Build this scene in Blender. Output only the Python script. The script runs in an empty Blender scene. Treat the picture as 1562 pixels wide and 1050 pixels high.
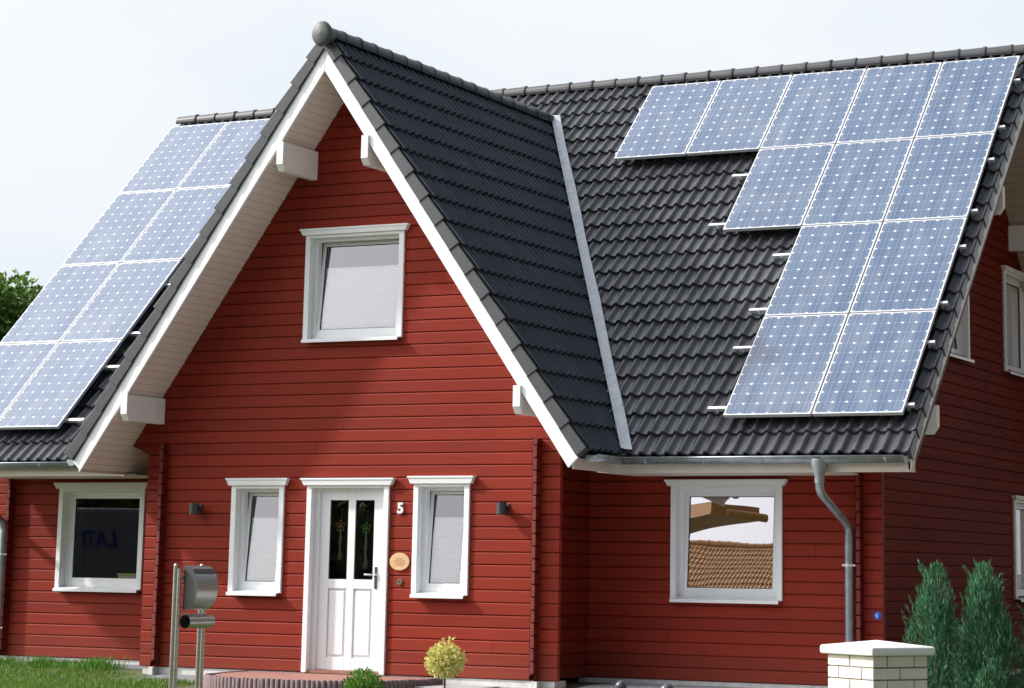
import bpy, math, random
from math import sin, cos, pi, radians, sqrt, atan2, floor
from mathutils import Vector, Matrix, noise
random.seed(7)
scene = bpy.context.scene
COL = scene.collection
h = 0.137                     # height of one log course

# ------------------------------------------------------------------ materials
def mat(name, color, rough=.6, metal=0., var=0., vscale=3., bump=0., bscale=40., spec=.5, stretch=(1, 1, 1), color2=None, coat=0., detail=4):
    m = bpy.data.materials.new(name); m.use_nodes = True
    nt = m.node_tree; b = nt.nodes['Principled BSDF']
    b.inputs['Base Color'].default_value = (*color, 1); b.inputs['Roughness'].default_value = rough
    b.inputs['Metallic'].default_value = metal; b.inputs['Specular IOR Level'].default_value = spec
    if coat: b.inputs['Coat Weight'].default_value = coat
    tc = nt.nodes.new('ShaderNodeTexCoord'); mp = nt.nodes.new('ShaderNodeMapping'); mp.inputs['Scale'].default_value = stretch
    nt.links.new(tc.outputs['Object'], mp.inputs['Vector'])
    if var or color2:
        n = nt.nodes.new('ShaderNodeTexNoise'); n.inputs['Scale'].default_value = vscale; n.inputs['Detail'].default_value = detail
        n.inputs['Roughness'].default_value = .65
        nt.links.new(mp.outputs[0], n.inputs['Vector'])
        mx = nt.nodes.new('ShaderNodeMix'); mx.data_type = 'RGBA'
        c2 = color2 or tuple(c * (1 + var) for c in color); c1 = color if color2 else tuple(c * (1 - var) for c in color)
        mx.inputs['A'].default_value = (*c1, 1); mx.inputs['B'].default_value = (*c2, 1)
        mr = nt.nodes.new('ShaderNodeMapRange'); mr.inputs['From Min'].default_value = .3; mr.inputs['From Max'].default_value = .7
        nt.links.new(n.outputs['Fac'], mr.inputs['Value']); nt.links.new(mr.outputs[0], mx.inputs['Factor'])
        nt.links.new(mx.outputs['Result'], b.inputs['Base Color'])
    if bump:
        n2 = nt.nodes.new('ShaderNodeTexNoise'); n2.inputs['Scale'].default_value = bscale; n2.inputs['Detail'].default_value = 5
        nt.links.new(mp.outputs[0], n2.inputs['Vector'])
        bp = nt.nodes.new('ShaderNodeBump'); bp.inputs['Strength'].default_value = bump; bp.inputs['Distance'].default_value = .01
        nt.links.new(n2.outputs['Fac'], bp.inputs['Height']); nt.links.new(bp.outputs[0], b.inputs['Normal'])
    return m

M = {}
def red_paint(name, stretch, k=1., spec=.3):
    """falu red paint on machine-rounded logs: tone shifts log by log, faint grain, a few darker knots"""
    m = bpy.data.materials.new(name); m.use_nodes = True; nt = m.node_tree; L = nt.links; N = nt.nodes
    b = N['Principled BSDF']; b.inputs['Roughness'].default_value = .62; b.inputs['Specular IOR Level'].default_value = spec
    tc = N.new('ShaderNodeTexCoord'); sp = N.new('ShaderNodeSeparateXYZ'); L.new(tc.outputs['Object'], sp.inputs[0])
    dv = N.new('ShaderNodeMath'); dv.operation = 'DIVIDE'; dv.inputs[1].default_value = h; L.new(sp.outputs['Z'], dv.inputs[0])
    fl = N.new('ShaderNodeMath'); fl.operation = 'FLOOR'; L.new(dv.outputs[0], fl.inputs[0])
    wn = N.new('ShaderNodeTexWhiteNoise'); wn.noise_dimensions = '1D'; L.new(fl.outputs[0], wn.inputs['W'])
    mp = N.new('ShaderNodeMapping'); mp.inputs['Scale'].default_value = stretch; L.new(tc.outputs['Object'], mp.inputs[0])
    n = N.new('ShaderNodeTexNoise'); n.inputs['Scale'].default_value = 5; n.inputs['Detail'].default_value = 6; n.inputs['Roughness'].default_value = .7
    L.new(mp.outputs[0], n.inputs['Vector'])
    n3 = N.new('ShaderNodeTexNoise'); n3.inputs['Scale'].default_value = .8; n3.inputs['Detail'].default_value = 3
    L.new(tc.outputs['Object'], n3.inputs['Vector'])
    a = N.new('ShaderNodeMath'); a.operation = 'MULTIPLY_ADD'; L.new(wn.outputs['Value'], a.inputs[0]); a.inputs[1].default_value = .22; a.inputs[2].default_value = .0
    a2 = N.new('ShaderNodeMath'); a2.operation = 'MULTIPLY_ADD'; L.new(n.outputs['Fac'], a2.inputs[0]); a2.inputs[1].default_value = .8; L.new(a.outputs[0], a2.inputs[2])
    a3 = N.new('ShaderNodeMath'); a3.operation = 'MULTIPLY_ADD'; L.new(n3.outputs['Fac'], a3.inputs[0]); a3.inputs[1].default_value = .5; L.new(a2.outputs[0], a3.inputs[2])
    mr = N.new('ShaderNodeMapRange'); mr.inputs['From Min'].default_value = .45; mr.inputs['From Max'].default_value = 1.2; L.new(a3.outputs[0], mr.inputs[0])
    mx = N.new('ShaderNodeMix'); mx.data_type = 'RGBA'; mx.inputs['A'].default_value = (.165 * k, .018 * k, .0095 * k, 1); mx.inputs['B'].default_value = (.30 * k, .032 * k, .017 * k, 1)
    L.new(mr.outputs[0], mx.inputs['Factor'])
    # position within each log course, not wired to the colour
    fr = N.new('ShaderNodeMath'); fr.operation = 'FRACT'; L.new(dv.outputs[0], fr.inputs[0])
    # butt joints, one every few metres, staggered from log to log
    ax = 0 if stretch[0] < 1 else 1
    ja = N.new('ShaderNodeMath'); ja.operation = 'MULTIPLY_ADD'; L.new(sp.outputs[ax], ja.inputs[0]); ja.inputs[1].default_value = 1 / 17.; L.new(wn.outputs['Value'], ja.inputs[2])
    jf = N.new('ShaderNodeMath'); jf.operation = 'FRACT'; L.new(ja.outputs[0], jf.inputs[0])
    jl = N.new('ShaderNodeMath'); jl.operation = 'LESS_THAN'; L.new(jf.outputs[0], jl.inputs[0]); jl.inputs[1].default_value = .00035
    # dust splashed on the lowest courses
    dz = N.new('ShaderNodeMapRange'); L.new(sp.outputs['Z'], dz.inputs[0]); dz.inputs['From Min'].default_value = 0.; dz.inputs['From Max'].default_value = .42; dz.inputs['To Min'].default_value = .30; dz.inputs['To Max'].default_value = 0.
    dn = N.new('ShaderNodeMath'); dn.operation = 'MULTIPLY'; L.new(dz.outputs[0], dn.inputs[0]); L.new(n3.outputs['Fac'], dn.inputs[1])
    m1 = N.new('ShaderNodeMix'); m1.data_type = 'RGBA'; L.new(mx.outputs['Result'], m1.inputs['A']); m1.inputs['B'].default_value = (.22, .12, .08, 1); L.new(dn.outputs[0], m1.inputs['Factor'])
    m2 = N.new('ShaderNodeMix'); m2.data_type = 'RGBA'; L.new(m1.outputs['Result'], m2.inputs['A']); m2.inputs['B'].default_value = (.04, .006, .004, 1); L.new(jl.outputs[0], m2.inputs['Factor'])
    L.new(m2.outputs['Result'], b.inputs['Base Color'])
    bp = N.new('ShaderNodeBump'); bp.inputs['Strength'].default_value = .25; bp.inputs['Distance'].default_value = .004
    L.new(n.outputs['Fac'], bp.inputs['Height']); L.new(bp.outputs[0], b.inputs['Normal'])
    return m
M['red_x'] = red_paint('red_paint_x', (.35, 6, 9), 1.03, .14); M['red_y_shaded'] = red_paint('red_paint_y_shaded', (6, .35, 9), .62, .03)  # side and gable walls get a darker copy, their shade put into the paint
M['red_end'] = mat('red_end_grain', (.16, .018, .013), .75, var=.25, vscale=14)
M['white'] = mat('white_gloss_paint', (.80, .81, .83), .38, var=.03, vscale=2.5)
M['white_soft'] = mat('white_matt_paint', (.80, .79, .78), .55, var=.05, vscale=5)
M['plastic'] = mat('white_window_plastic', (.80, .82, .84), .3, var=.02, vscale=2)
M['gasket'] = mat('black_rubber_gasket', (.02, .022, .025), .6)
M['tile'] = mat('anthracite_roof_tile', (.027, .030, .037), .38, color2=(.074, .076, .084), vscale=2.6, bump=.25, bscale=120, spec=.55, detail=8)
M['tile_bay_shaded'] = mat('shaded_roof_tile', (.020, .027, .038), .45, color2=(.034, .042, .055), vscale=2.6, bump=.25, bscale=120, spec=.45, detail=8)  # main tile made darker and bluer: shade and sky tint put into the colour
M['tile_side'] = mat('anthracite_tile_flank', (.034, .037, .042), .5, color2=(.050, .053, .058), vscale=3.5, bump=.2, bscale=90, spec=.5)
M['ridge'] = mat('anthracite_ridge_tile', (.028, .031, .036), .42, color2=(.046, .049, .054), vscale=3, bump=.2, bscale=90)
M['felt'] = mat('black_underlay', (.012, .012, .014), .9)
M['zinc'] = mat('weathered_zinc', (.30, .33, .36), .42, metal=.65, var=.22, vscale=6, bump=.1, bscale=30)
M['lead'] = mat('pale_valley_flashing', (.30, .345, .39), .55, metal=.2, color2=(.44, .475, .51), vscale=9, bump=.6, bscale=14)
M['alu'] = mat('bright_aluminium', (.80, .81, .82), .3, metal=.6)
M['steel'] = mat('brushed_stainless_steel', (.50, .48, .45), .30, metal=1., var=.12, vscale=2, stretch=(1, 1, 40))
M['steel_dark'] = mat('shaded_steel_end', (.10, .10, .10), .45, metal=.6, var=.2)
M['lamp'] = mat('anthracite_lamp_paint', (.035, .037, .04), .45)
M['black'] = mat('matt_black', (.01, .01, .012), .8)
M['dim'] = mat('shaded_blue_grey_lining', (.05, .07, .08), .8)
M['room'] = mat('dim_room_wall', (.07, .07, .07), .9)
M['plinth'] = mat('white_plinth_render', (.62, .61, .58), .85, var=.22, vscale=7)
M['wood'] = mat('varnished_pine', (.60, .36, .16), .5, color2=(.75, .50, .27), vscale=10, stretch=(1, 1, 7))
M['brown_wood'] = mat('brown_stained_wood', (.42, .21, .055), .6, var=.3, vscale=6, stretch=(1, 8, 8))
M['porch'] = mat('red_concrete_paver', (.26, .11, .085), .85, color2=(.34, .17, .13), vscale=14, bump=.4, bscale=60)
M['palisade'] = mat('dark_ribbed_concrete', (.13, .10, .105), .9, color2=(.24, .16, .155), vscale=9, bump=.5, bscale=50)
M['slab'] = mat('pale_concrete_slab', (.36, .37, .38), .85, var=.25, vscale=6, bump=.3, bscale=80)
M['cap'] = mat('white_cast_stone', (.74, .72, .71), .7, var=.05, vscale=14, bump=.35, bscale=120)
M['brick'] = mat('cream_facing_brick', (.68, .62, .54), .85, color2=(.80, .75, .68), vscale=7, bump=.6, bscale=110)
M['mortar'] = mat('grey_mortar', (.24, .21, .18), .95, var=.15, vscale=30)
M['blue'] = mat('blue_sticker', (.01, .10, .62), .35)
M['bark'] = mat('bark', (.10, .075, .05), .9, var=.3, vscale=9, stretch=(1, 1, .3))
M['bell'] = mat('polished_steel_bell', (.75, .72, .70), .18, metal=1.)

def tile_tone(m, axis, c, amt=.30):
    """every tile its own tone: random value per tile cell along `axis` and height"""
    nt = m.node_tree; N = nt.nodes; L = nt.links; b = N['Principled BSDF']; src = b.inputs['Base Color'].links[0].from_socket
    tc = N.new('ShaderNodeTexCoord'); sp = N.new('ShaderNodeSeparateXYZ'); L.new(tc.outputs['Object'], sp.inputs[0]); cb = N.new('ShaderNodeCombineXYZ')
    for i, (ch, k) in enumerate(((axis, .304), (2, c))):
        d = N.new('ShaderNodeMath'); d.operation = 'DIVIDE'; d.inputs[1].default_value = k; L.new(sp.outputs[ch], d.inputs[0])
        f = N.new('ShaderNodeMath'); f.operation = 'FLOOR'; L.new(d.outputs[0], f.inputs[0]); L.new(f.outputs[0], cb.inputs[i])
    w = N.new('ShaderNodeTexWhiteNoise'); w.noise_dimensions = '2D'; L.new(cb.outputs[0], w.inputs['Vector'])
    n = N.new('ShaderNodeTexNoise'); n.inputs['Scale'].default_value = .55; n.inputs['Detail'].default_value = 4; L.new(tc.outputs['Object'], n.inputs['Vector'])
    a = N.new('ShaderNodeMath'); a.operation = 'MULTIPLY_ADD'; L.new(w.outputs['Value'], a.inputs[0]); a.inputs[1].default_value = amt; a.inputs[2].default_value = .55
    a2 = N.new('ShaderNodeMath'); a2.operation = 'MULTIPLY_ADD'; L.new(n.outputs['Fac'], a2.inputs[0]); a2.inputs[1].default_value = .6; L.new(a.outputs[0], a2.inputs[2])
    mx = N.new('ShaderNodeMix'); mx.data_type = 'RGBA'; mx.blend_type = 'MULTIPLY'; mx.inputs['Factor'].default_value = 1; L.new(src, mx.inputs['A']); L.new(a2.outputs[0], mx.inputs['B'])
    L.new(mx.outputs['Result'], b.inputs['Base Color'])
tile_tone(M['tile'], 0, .2393); tile_tone(M['tile_bay_shaded'], 1, .283, .2)

def soffit_mat(name, color, axis, width):
    """painted tongue-and-groove boards: a thin dark line every `width` m along `axis` (0 x, 1 y, 3 length of slope)"""
    m = mat(name, color, .6, var=.05, vscale=4); nt = m.node_tree; b = nt.nodes['Principled BSDF']; L = nt.links; N = nt.nodes
    src = b.inputs['Base Color'].links[0].from_socket
    tc = N.new('ShaderNodeTexCoord'); sp = N.new('ShaderNodeSeparateXYZ'); L.new(tc.outputs['Object'], sp.inputs[0])
    d = N.new('ShaderNodeMath'); d.operation = 'DIVIDE'; d.inputs[1].default_value = width; L.new(sp.outputs[axis], d.inputs[0])
    f = N.new('ShaderNodeMath'); f.operation = 'FRACT'; L.new(d.outputs[0], f.inputs[0])
    g = N.new('ShaderNodeMath'); g.operation = 'LESS_THAN'; g.inputs[1].default_value = .07; L.new(f.outputs[0], g.inputs[0])
    mx = N.new('ShaderNodeMix'); mx.data_type = 'RGBA'; mx.inputs['B'].default_value = (*[c * .55 for c in color], 1)
    L.new(src, mx.inputs['A']); L.new(g.outputs[0], mx.inputs['Factor']); L.new(mx.outputs['Result'], b.inputs['Base Color'])
    return m
M['soffit'] = soffit_mat('boarded_soffit', (.74, .64, .60), 2, .078)
M['soffit_y'] = soffit_mat('boarded_eave_soffit', (.72, .62, .55), 1, .1)

def glass_mat(name, fac, tint=(.75, .8, .82), rough=.0, gcol=(.93, .90, .95)):
    m = bpy.data.materials.new(name); m.use_nodes = True; nt = m.node_tree; N = nt.nodes; L = nt.links
    N.remove(N['Principled BSDF']); out = N['Material Output']
    t = N.new('ShaderNodeBsdfTransparent'); t.inputs[0].default_value = (*tint, 1)
    g = N.new('ShaderNodeBsdfGlossy'); g.inputs['Roughness'].default_value = rough; g.inputs['Color'].default_value = (*gcol, 1)
    lw = N.new('ShaderNodeFresnel'); lw.inputs['IOR'].default_value = 1.5
    ad = N.new('ShaderNodeMath'); ad.operation = 'ADD'; ad.use_clamp = True; ad.inputs[1].default_value = fac; L.new(lw.outputs[0], ad.inputs[0])
    n = N.new('ShaderNodeTexNoise'); n.inputs['Scale'].default_value = 2.2; n.inputs['Detail'].default_value = 0
    bp = N.new('ShaderNodeBump'); bp.inputs['Strength'].default_value = .02; bp.inputs['Distance'].default_value = .02
    tc = N.new('ShaderNodeTexCoord'); L.new(tc.outputs['Object'], n.inputs['Vector']); L.new(n.outputs['Fac'], bp.inputs['Height']); L.new(bp.outputs[0], g.inputs['Normal'])
    mx = N.new('ShaderNodeMixShader'); L.new(ad.outputs[0], mx.inputs[0]); L.new(t.outputs[0], mx.inputs[1]); L.new(g.outputs[0], mx.inputs[2])
    L.new(mx.outputs[0], out.inputs[0]); return m
M['glass'] = glass_mat('coated_window_glass', .66, (.9, .9, .9), 0., (.78, .74, .79))
M['glass_soft'] = glass_mat('clear_window_glass', .14, (.97, .98, .98))
M['glass_dark'] = glass_mat('dim_window_glass', .02, (.9, .92, .92))

def blind_mat():
    m = mat('white_pleated_fabric', (.94, .94, .94), .8)
    nt = m.node_tree; b = nt.nodes['Principled BSDF']
    return m
M['blind'] = blind_mat()

def solar_mat():
    """photovoltaic module: UV in cells (6 x 10), pale diamonds where the clipped cell corners meet, silver busbars"""
    m = bpy.data.materials.new('solar_cells'); m.use_nodes = True; nt = m.node_tree; N = nt.nodes; L = nt.links
    b = N['Principled BSDF']; b.inputs['Roughness'].default_value = .22; b.inputs['Specular IOR Level'].default_value = .5
    b.inputs['Coat Weight'].default_value = .42; b.inputs['Coat Roughness'].default_value = .38
    uv = N.new('ShaderNodeUVMap'); sp = N.new('ShaderNodeSeparateXYZ'); L.new(uv.outputs[0], sp.inputs[0])
    def mth(op, a, bb=None, c=None):
        n = N.new('ShaderNodeMath'); n.operation = op
        for i, v in enumerate((a, bb, c)):
            if v is None: continue
            if isinstance(v, (int, float)): n.inputs[i].default_value = v
            else: L.new(v, n.inputs[i])
        return n.outputs[0]
    u, v = sp.outputs[0], sp.outputs[1]
    du = mth('ABSOLUTE', mth('SUBTRACT', mth('FRACT', mth('ADD', u, .5)), .5))     # distance to nearest cell border
    dv = mth('ABSOLUTE', mth('SUBTRACT', mth('FRACT', mth('ADD', v, .5)), .5))
    dia = mth('LESS_THAN', mth('ADD', du, dv), .115)
    gap = mth('LESS_THAN', mth('MINIMUM', du, dv), .018)
    bus = mth('LESS_THAN', mth('ABSOLUTE', mth('SUBTRACT', mth('FRACT', mth('MULTIPLY', u, 3)), .5)), .055)
    cu = mth('FLOOR', u); cv = mth('FLOOR', v)
    wn = N.new('ShaderNodeTexWhiteNoise'); wn.noise_dimensions = '3D'
    cb = N.new('ShaderNodeCombineXYZ'); L.new(cu, cb.inputs[0]); L.new(cv, cb.inputs[1])
    oi = N.new('ShaderNodeObjectInfo'); L.new(oi.outputs['Random'], cb.inputs[2]); L.new(cb.outputs[0], wn.inputs['Vector'])
    c = N.new('ShaderNodeMix'); c.data_type = 'RGBA'; c.inputs['A'].default_value = (.012, .050, .125, 1); c.inputs['B'].default_value = (.020, .066, .150, 1)
    L.new(wn.outputs['Value'], c.inputs['Factor'])
    def over(base, fac, col, k=1.):
        x = N.new('ShaderNodeMix'); x.data_type = 'RGBA'; L.new(base, x.inputs['A']); x.inputs['B'].default_value = (*col, 1)
        L.new(mth('MULTIPLY', fac, k), x.inputs['Factor']); return x.outputs['Result']
    r = over(c.outputs['Result'], bus, (.24, .28, .36), .5)
    r = over(r, gap, (.22, .27, .36), .6)
    r = over(r, dia, (.66, .70, .74))
    # thin film of dust and rain streaks, different on every module
    tc = N.new('ShaderNodeTexCoord'); av = N.new('ShaderNodeVectorMath'); av.operation = 'ADD'; L.new(tc.outputs['Object'], av.inputs[0])
    ov = N.new('ShaderNodeCombineXYZ'); L.new(mth('MULTIPLY', oi.outputs['Random'], 40.), ov.inputs[0]); L.new(ov.outputs[0], av.inputs[1])
    mp = N.new('ShaderNodeMapping'); mp.inputs['Scale'].default_value = (3.2, .7, 1); L.new(av.outputs[0], mp.inputs[0])
    dn = N.new('ShaderNodeTexNoise'); dn.inputs['Scale'].default_value = 1.6; dn.inputs['Detail'].default_value = 6; L.new(mp.outputs[0], dn.inputs['Vector'])
    ds = N.new('ShaderNodeMapRange'); ds.inputs['From Min'].default_value = .42; ds.inputs['From Max'].default_value = .75; ds.inputs['To Max'].default_value = .16; L.new(dn.outputs['Fac'], ds.inputs[0])
    r = over(r, mth('ADD', ds.outputs[0], mth('MULTIPLY', oi.outputs['Random'], .035)), (.45, .46, .47))
    rg = N.new('ShaderNodeMapRange'); rg.inputs['To Min'].default_value = .30; rg.inputs['To Max'].default_value = .48; L.new(dn.outputs['Fac'], rg.inputs[0]); L.new(rg.outputs[0], b.inputs['Coat Roughness'])
    L.new(r, b.inputs['Base Color'])
    return m
M['solar'] = solar_mat()

def leaf_mat(name, c1, c2, rough=.6, scale=9., trans=.25):
    m = bpy.data.materials.new(name); m.use_nodes = True; nt = m.node_tree; N = nt.nodes; L = nt.links
    b = N['Principled BSDF']; b.inputs['Roughness'].default_value = rough; b.inputs['Specular IOR Level'].default_value = .3
    g = N.new('ShaderNodeNewGeometry'); mx = N.new('ShaderNodeMix'); mx.data_type = 'RGBA'
    mx.inputs['A'].default_value = (*c1, 1); mx.inputs['B'].default_value = (*c2, 1)
    L.new(g.outputs['Random Per Island'], mx.inputs['Factor']); L.new(mx.outputs['Result'], b.inputs['Base Color'])
    tr = N.new('ShaderNodeBsdfTranslucent'); L.new(mx.outputs['Result'], tr.inputs[0]); ms = N.new('ShaderNodeMixShader'); ms.inputs[0].default_value = trans
    L.new(b.outputs[0], ms.inputs[1]); L.new(tr.outputs[0], ms.inputs[2]); L.new(ms.outputs[0], N['Material Output'].inputs[0])
    return m
M['thuja'] = leaf_mat('blue_green_juniper', (.018, .090, .045), (.11, .27, .14))
M['gold_leaf'] = leaf_mat('variegated_gold_leaf', (.40, .40, .05), (.86, .80, .36), trans=.35)
M['bush_leaf'] = leaf_mat('box_leaf', (.04, .13, .015), (.16, .34, .05))
M['tree_leaf'] = leaf_mat('oak_leaf', (.05, .13, .018), (.22, .34, .07))
M['grass'] = leaf_mat('grass_blade', (.04, .13, .010), (.18, .28, .035), trans=.3)
M['lawn'] = mat('lawn_soil', (.045, .06, .022), .95, color2=(.10, .125, .045), vscale=.9, bump=.5, bscale=30)

# ------------------------------------------------------------------ mesh builder
class MB:
    def __init__(s): s.v = []; s.f = []; s.uv = None; s.sm = []
    def add(s, vs, fs, smooth=False):
        o = len(s.v); s.v += [tuple(p) for p in vs]; s.f += [tuple(i + o for i in f) for f in fs]; s.sm += [smooth] * len(fs)
    def quad(s, a, b, c, d): s.add((a, b, c, d), ((0, 1, 2, 3),))
    def box(s, x0, x1, y0, y1, z0, z1):
        s.hexa([(x0, y0, z0), (x1, y0, z0), (x1, y1, z0), (x0, y1, z0)], [(x0, y0, z1), (x1, y0, z1), (x1, y1, z1), (x0, y1, z1)])
    def hexa(s, lo, hi):
        s.add(list(lo) + list(hi), ((0, 3, 2, 1), (4, 5, 6, 7), (0, 1, 5, 4), (1, 2, 6, 5), (2, 3, 7, 6), (3, 0, 4, 7)))
    def prism(s, prof, ext):
        """prof: list of 3D points (planar polygon), ext: vector"""
        n = len(prof); e = Vector(ext); P = [Vector(p) for p in prof]
        s.add(P + [p + e for p in P], [tuple(range(n))[::-1], tuple(range(n, 2 * n))] + [(i, (i + 1) % n, n + (i + 1) % n, n + i) for i in range(n)])
    def tube(s, pts, r, n=12, cap=True, smooth=True):
        P = [Vector(p) for p in pts]; rr = r if isinstance(r, (list, tuple)) else [r] * len(P)
        vs = []; t0 = (P[1] - P[0]).normalized(); up = Vector((0, 0, 1)) if abs(t0.z) < .9 else Vector((1, 0, 0))
        a = t0.cross(up).normalized()
        for i, p in enumerate(P):
            t = ((P[i] - P[i - 1]).normalized() if i else t0) + ((P[i + 1] - P[i]).normalized() if i < len(P) - 1 else (P[i] - P[i - 1]).normalized())
            t.normalize(); a = (a - t * a.dot(t)).normalized(); b = t.cross(a)
            for k in range(n):
                q = 2 * pi * k / n; vs.append(p + (a * cos(q) + b * sin(q)) * rr[i])
        fs = [(i * n + k, i * n + (k + 1) % n, (i + 1) * n + (k + 1) % n, (i + 1) * n + k) for i in range(len(P) - 1) for k in range(n)]
        s.add(vs, fs, smooth)
        if cap:
            m = (len(P) - 1) * n
            s.add(vs[:n], [tuple(range(n))[::-1]]); s.add(vs[m:], [tuple(range(n))])
    def ball(s, c, r, nu=20, nv=12, sc=(1, 1, 1)):
        vs = []; fs = []
        for j in range(nv + 1):
            for i in range(nu):
                a = 2 * pi * i / nu; t = pi * j / nv
                vs.append((c[0] + r * sc[0] * sin(t) * cos(a), c[1] + r * sc[1] * sin(t) * sin(a), c[2] + r * sc[2] * cos(t)))
        for j in range(nv):
            for i in range(nu): fs.append((j * nu + i, j * nu + (i + 1) % nu, (j + 1) * nu + (i + 1) % nu, (j + 1) * nu + i))
        s.add(vs, fs, True)
    def build(s, name, m, parent=None, bevel=0., world=True):
        me = bpy.data.meshes.new(name)
        off = Vector((0, 0, 0))
        if parent is not None and world:
            p = parent
            while p is not None: off += p.location; p = p.parent
        me.from_pydata([tuple(Vector(v) - off) for v in s.v], [], s.f)
        me.materials.append(m); me.polygons.foreach_set('use_smooth', s.sm); me.update()
        o = bpy.data.objects.new(name, me); COL.objects.link(o)
        if parent is not None: o.parent = parent
        if bevel:
            b = o.modifiers.new('bevel', 'BEVEL'); b.width = bevel; b.segments = 2; b.limit_method = 'ANGLE'; b.angle_limit = radians(40)
        return o

def tag(o, label, cat, group=None, kind=None):
    o['label'] = label; o['category'] = cat
    if group: o['group'] = group
    if kind: o['kind'] = kind
    return o
def empty(name, loc, label, cat, group=None):
    o = bpy.data.objects.new(name, None); COL.objects.link(o); o.location = loc; o.empty_display_size = .2
    return tag(o, label, cat, group)

# ------------------------------------------------------------------ main dimensions (m); x right along ridge, y away from the street
XS = 2.53          # bay side walls
YM = 1.235         # front of main wall
XG = 5.82          # gable walls
YB = 10.0          # back wall
TM = .9889         # tan of main roof pitch
AM = math.atan(TM)
YE, ZE = .18, 2.44 # eave end of the main tile plane
YR = 5.62; ZR = ZE + (YR - YE) * TM
SB = 1.4215; AB = math.atan(SB)
ZB = 7.27          # bay tile plane at its ridge
YV = -.742         # front edge of bay verge
XV = 6.70          # main verge, right
XVL = 6.52         # main verge, left
def zmain(y): return ZE + (min(y, 2 * YR - y) - YE) * TM
def zbay(x): return ZB - SB * abs(x)
def ground(x, y):
    if y > .5: z = -.06
    elif y > -1.2: z = -.06 - .10 * (.5 - y) / 1.7
    elif y > -22: z = -.16 - .19 * (-1.2 - y) / 20.8
    else: z = -.35
    return z

house = empty('red_timber_house', (0, YM, 0), 'red log-clad timber house with dark tiled roof, steep white-trimmed front gable and white windows', 'house')

# ------------------------------------------------------------------ log walls
PROF = [(0, -.020), (.0065, -.020), (.0075, -.001), (.012, 0.), (h - .017, 0.), (h - .006, -.006), (h, -.020)]
def clip_prof(za, zb, z0):
    pts = [(z0 + z, d) for z, d in PROF]; out = []
    for (p, q) in zip(pts[:-1], pts[1:]):
        lo, hi = max(za, p[0]), min(zb, q[0])
        if lo > hi or (hi - lo < 1e-7 and q[0] - p[0] > 1e-7): continue
        def at(z): return p[1] + (q[1] - p[1]) * ((z - p[0]) / (q[0] - p[0])) if q[0] - p[0] > 1e-9 else None
        a = (lo, at(lo)) if q[0] - p[0] > 1e-9 else p
        b = (hi, at(hi)) if q[0] - p[0] > 1e-9 else q
        if not out: out.append(a)
        elif out[-1] != a: out.append(a)
        if b != out[-1]: out.append(b)
    return out
def log_wall(mb, P, a0, a1, ztop, lim=None, holes=(), zstart=0., joints=True, off=0.):
    """P(a, depth, z) -> point. lim(z) -> (lo, hi) extents; holes: (a0, a1, z0, z1)"""
    br = sorted({a0, a1, *[q for hh in holes for q in hh[:2] if a0 < q < a1]})
    n0 = floor((zstart - off) / h)
    for k in range(n0, int(ztop / h) + 2):
        z0 = k * h + off
        for A, B in zip(br[:-1], br[1:]):
            spans = [(max(z0, zstart), min(z0 + h, ztop))]
            for (ha, hb, hz0, hz1) in holes:
                if ha < (A + B) / 2 < hb:
                    ns = []
                    for s0, s1 in spans:
                        if hz0 > s0: ns.append((s0, min(s1, hz0)))
                        if hz1 < s1: ns.append((max(s0, hz1), s1))
                    spans = [s for s in ns if s[1] - s[0] > 1e-4]
            for s0, s1 in spans:
                if s1 - s0 < 1e-4: continue
                pr = clip_prof(s0, s1, z0)
                if len(pr) < 2: continue
                vs = []; ok = True
                for z, d in pr:
                    lo, hi = (A, B) if lim is None else (max(A, lim(z)[0]), min(B, lim(z)[1]))
                    if hi < lo: lo = hi = (max(A, min(B, (lo + hi) / 2)))
                    vs += [P(lo, d, z), P(hi, d, z)]
                mb.add(vs, [(2 * i, 2 * i + 1, 2 * i + 3, 2 * i + 2) for i in range(len(pr) - 1)])

# window openings: (outer trim x0, x1, z0, z1)
W_UP = (-.622, .714, 3.785, 5.02)
W_L = (-1.531, -.803, .875, 2.105)
W_R = (.928, 1.646, .89, 2.12)
DOOR = (-.487, .608, 0.0, 2.105)
W_ML = (-5.03, -3.685, .86, 2.12)
W_MR = (3.55, 4.885, .885, 2.135)
def hole(w, t=.06): return (w[0] + t, w[1] - t, w[2] + (-.005 if w is not DOOR else -.1), w[3] - .03)

PF = lambda yw: (lambda a, d, z: (a, yw - d, z))
SOFB = 6.835       # bay soffit plane at x = 0
def limbay(z):
    r = (SOFB + .03 - z) / SB
    if z >= 2.5: return (-r, r)
    return (-2.76, 2.76)
mb = MB()
log_wall(mb, PF(0), -3.2, 3.2, SOFB, limbay, [hole(w) for w in (W_UP, W_L, W_R, DOOR)])
for sx in (-1, 1):     # ends of the front-wall logs beyond the corner
    for k in range(19):
        x = sx * (2.76 - .004 * (k % 2)); mb.box(min(x - sx * .001, x - sx * .006), max(x - sx * .001, x - sx * .006), .004, .07, k * h + .004, (k + 1) * h - .002)
mb.build('bay_front_wall', M['red_x'], house)
for sx in (-1, 1):
    mb = MB()
    log_wall(mb, (lambda a, d, z, sx=sx: (sx * (XS + d), a, z)), .0, YM, 3.05)
    log_wall(mb, (lambda a, d, z, sx=sx: (sx * (XS + d), a, z)), -.10, .0, 2.6, off=h / 2)
    log_wall(mb, (lambda a, d, z, sx=sx: (sx * (XS - .062 - d), a, z)), -.10, .0, 2.6, off=h / 2)
    mb.build('bay_side_wall', M['red_y_shaded'], house)
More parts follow.
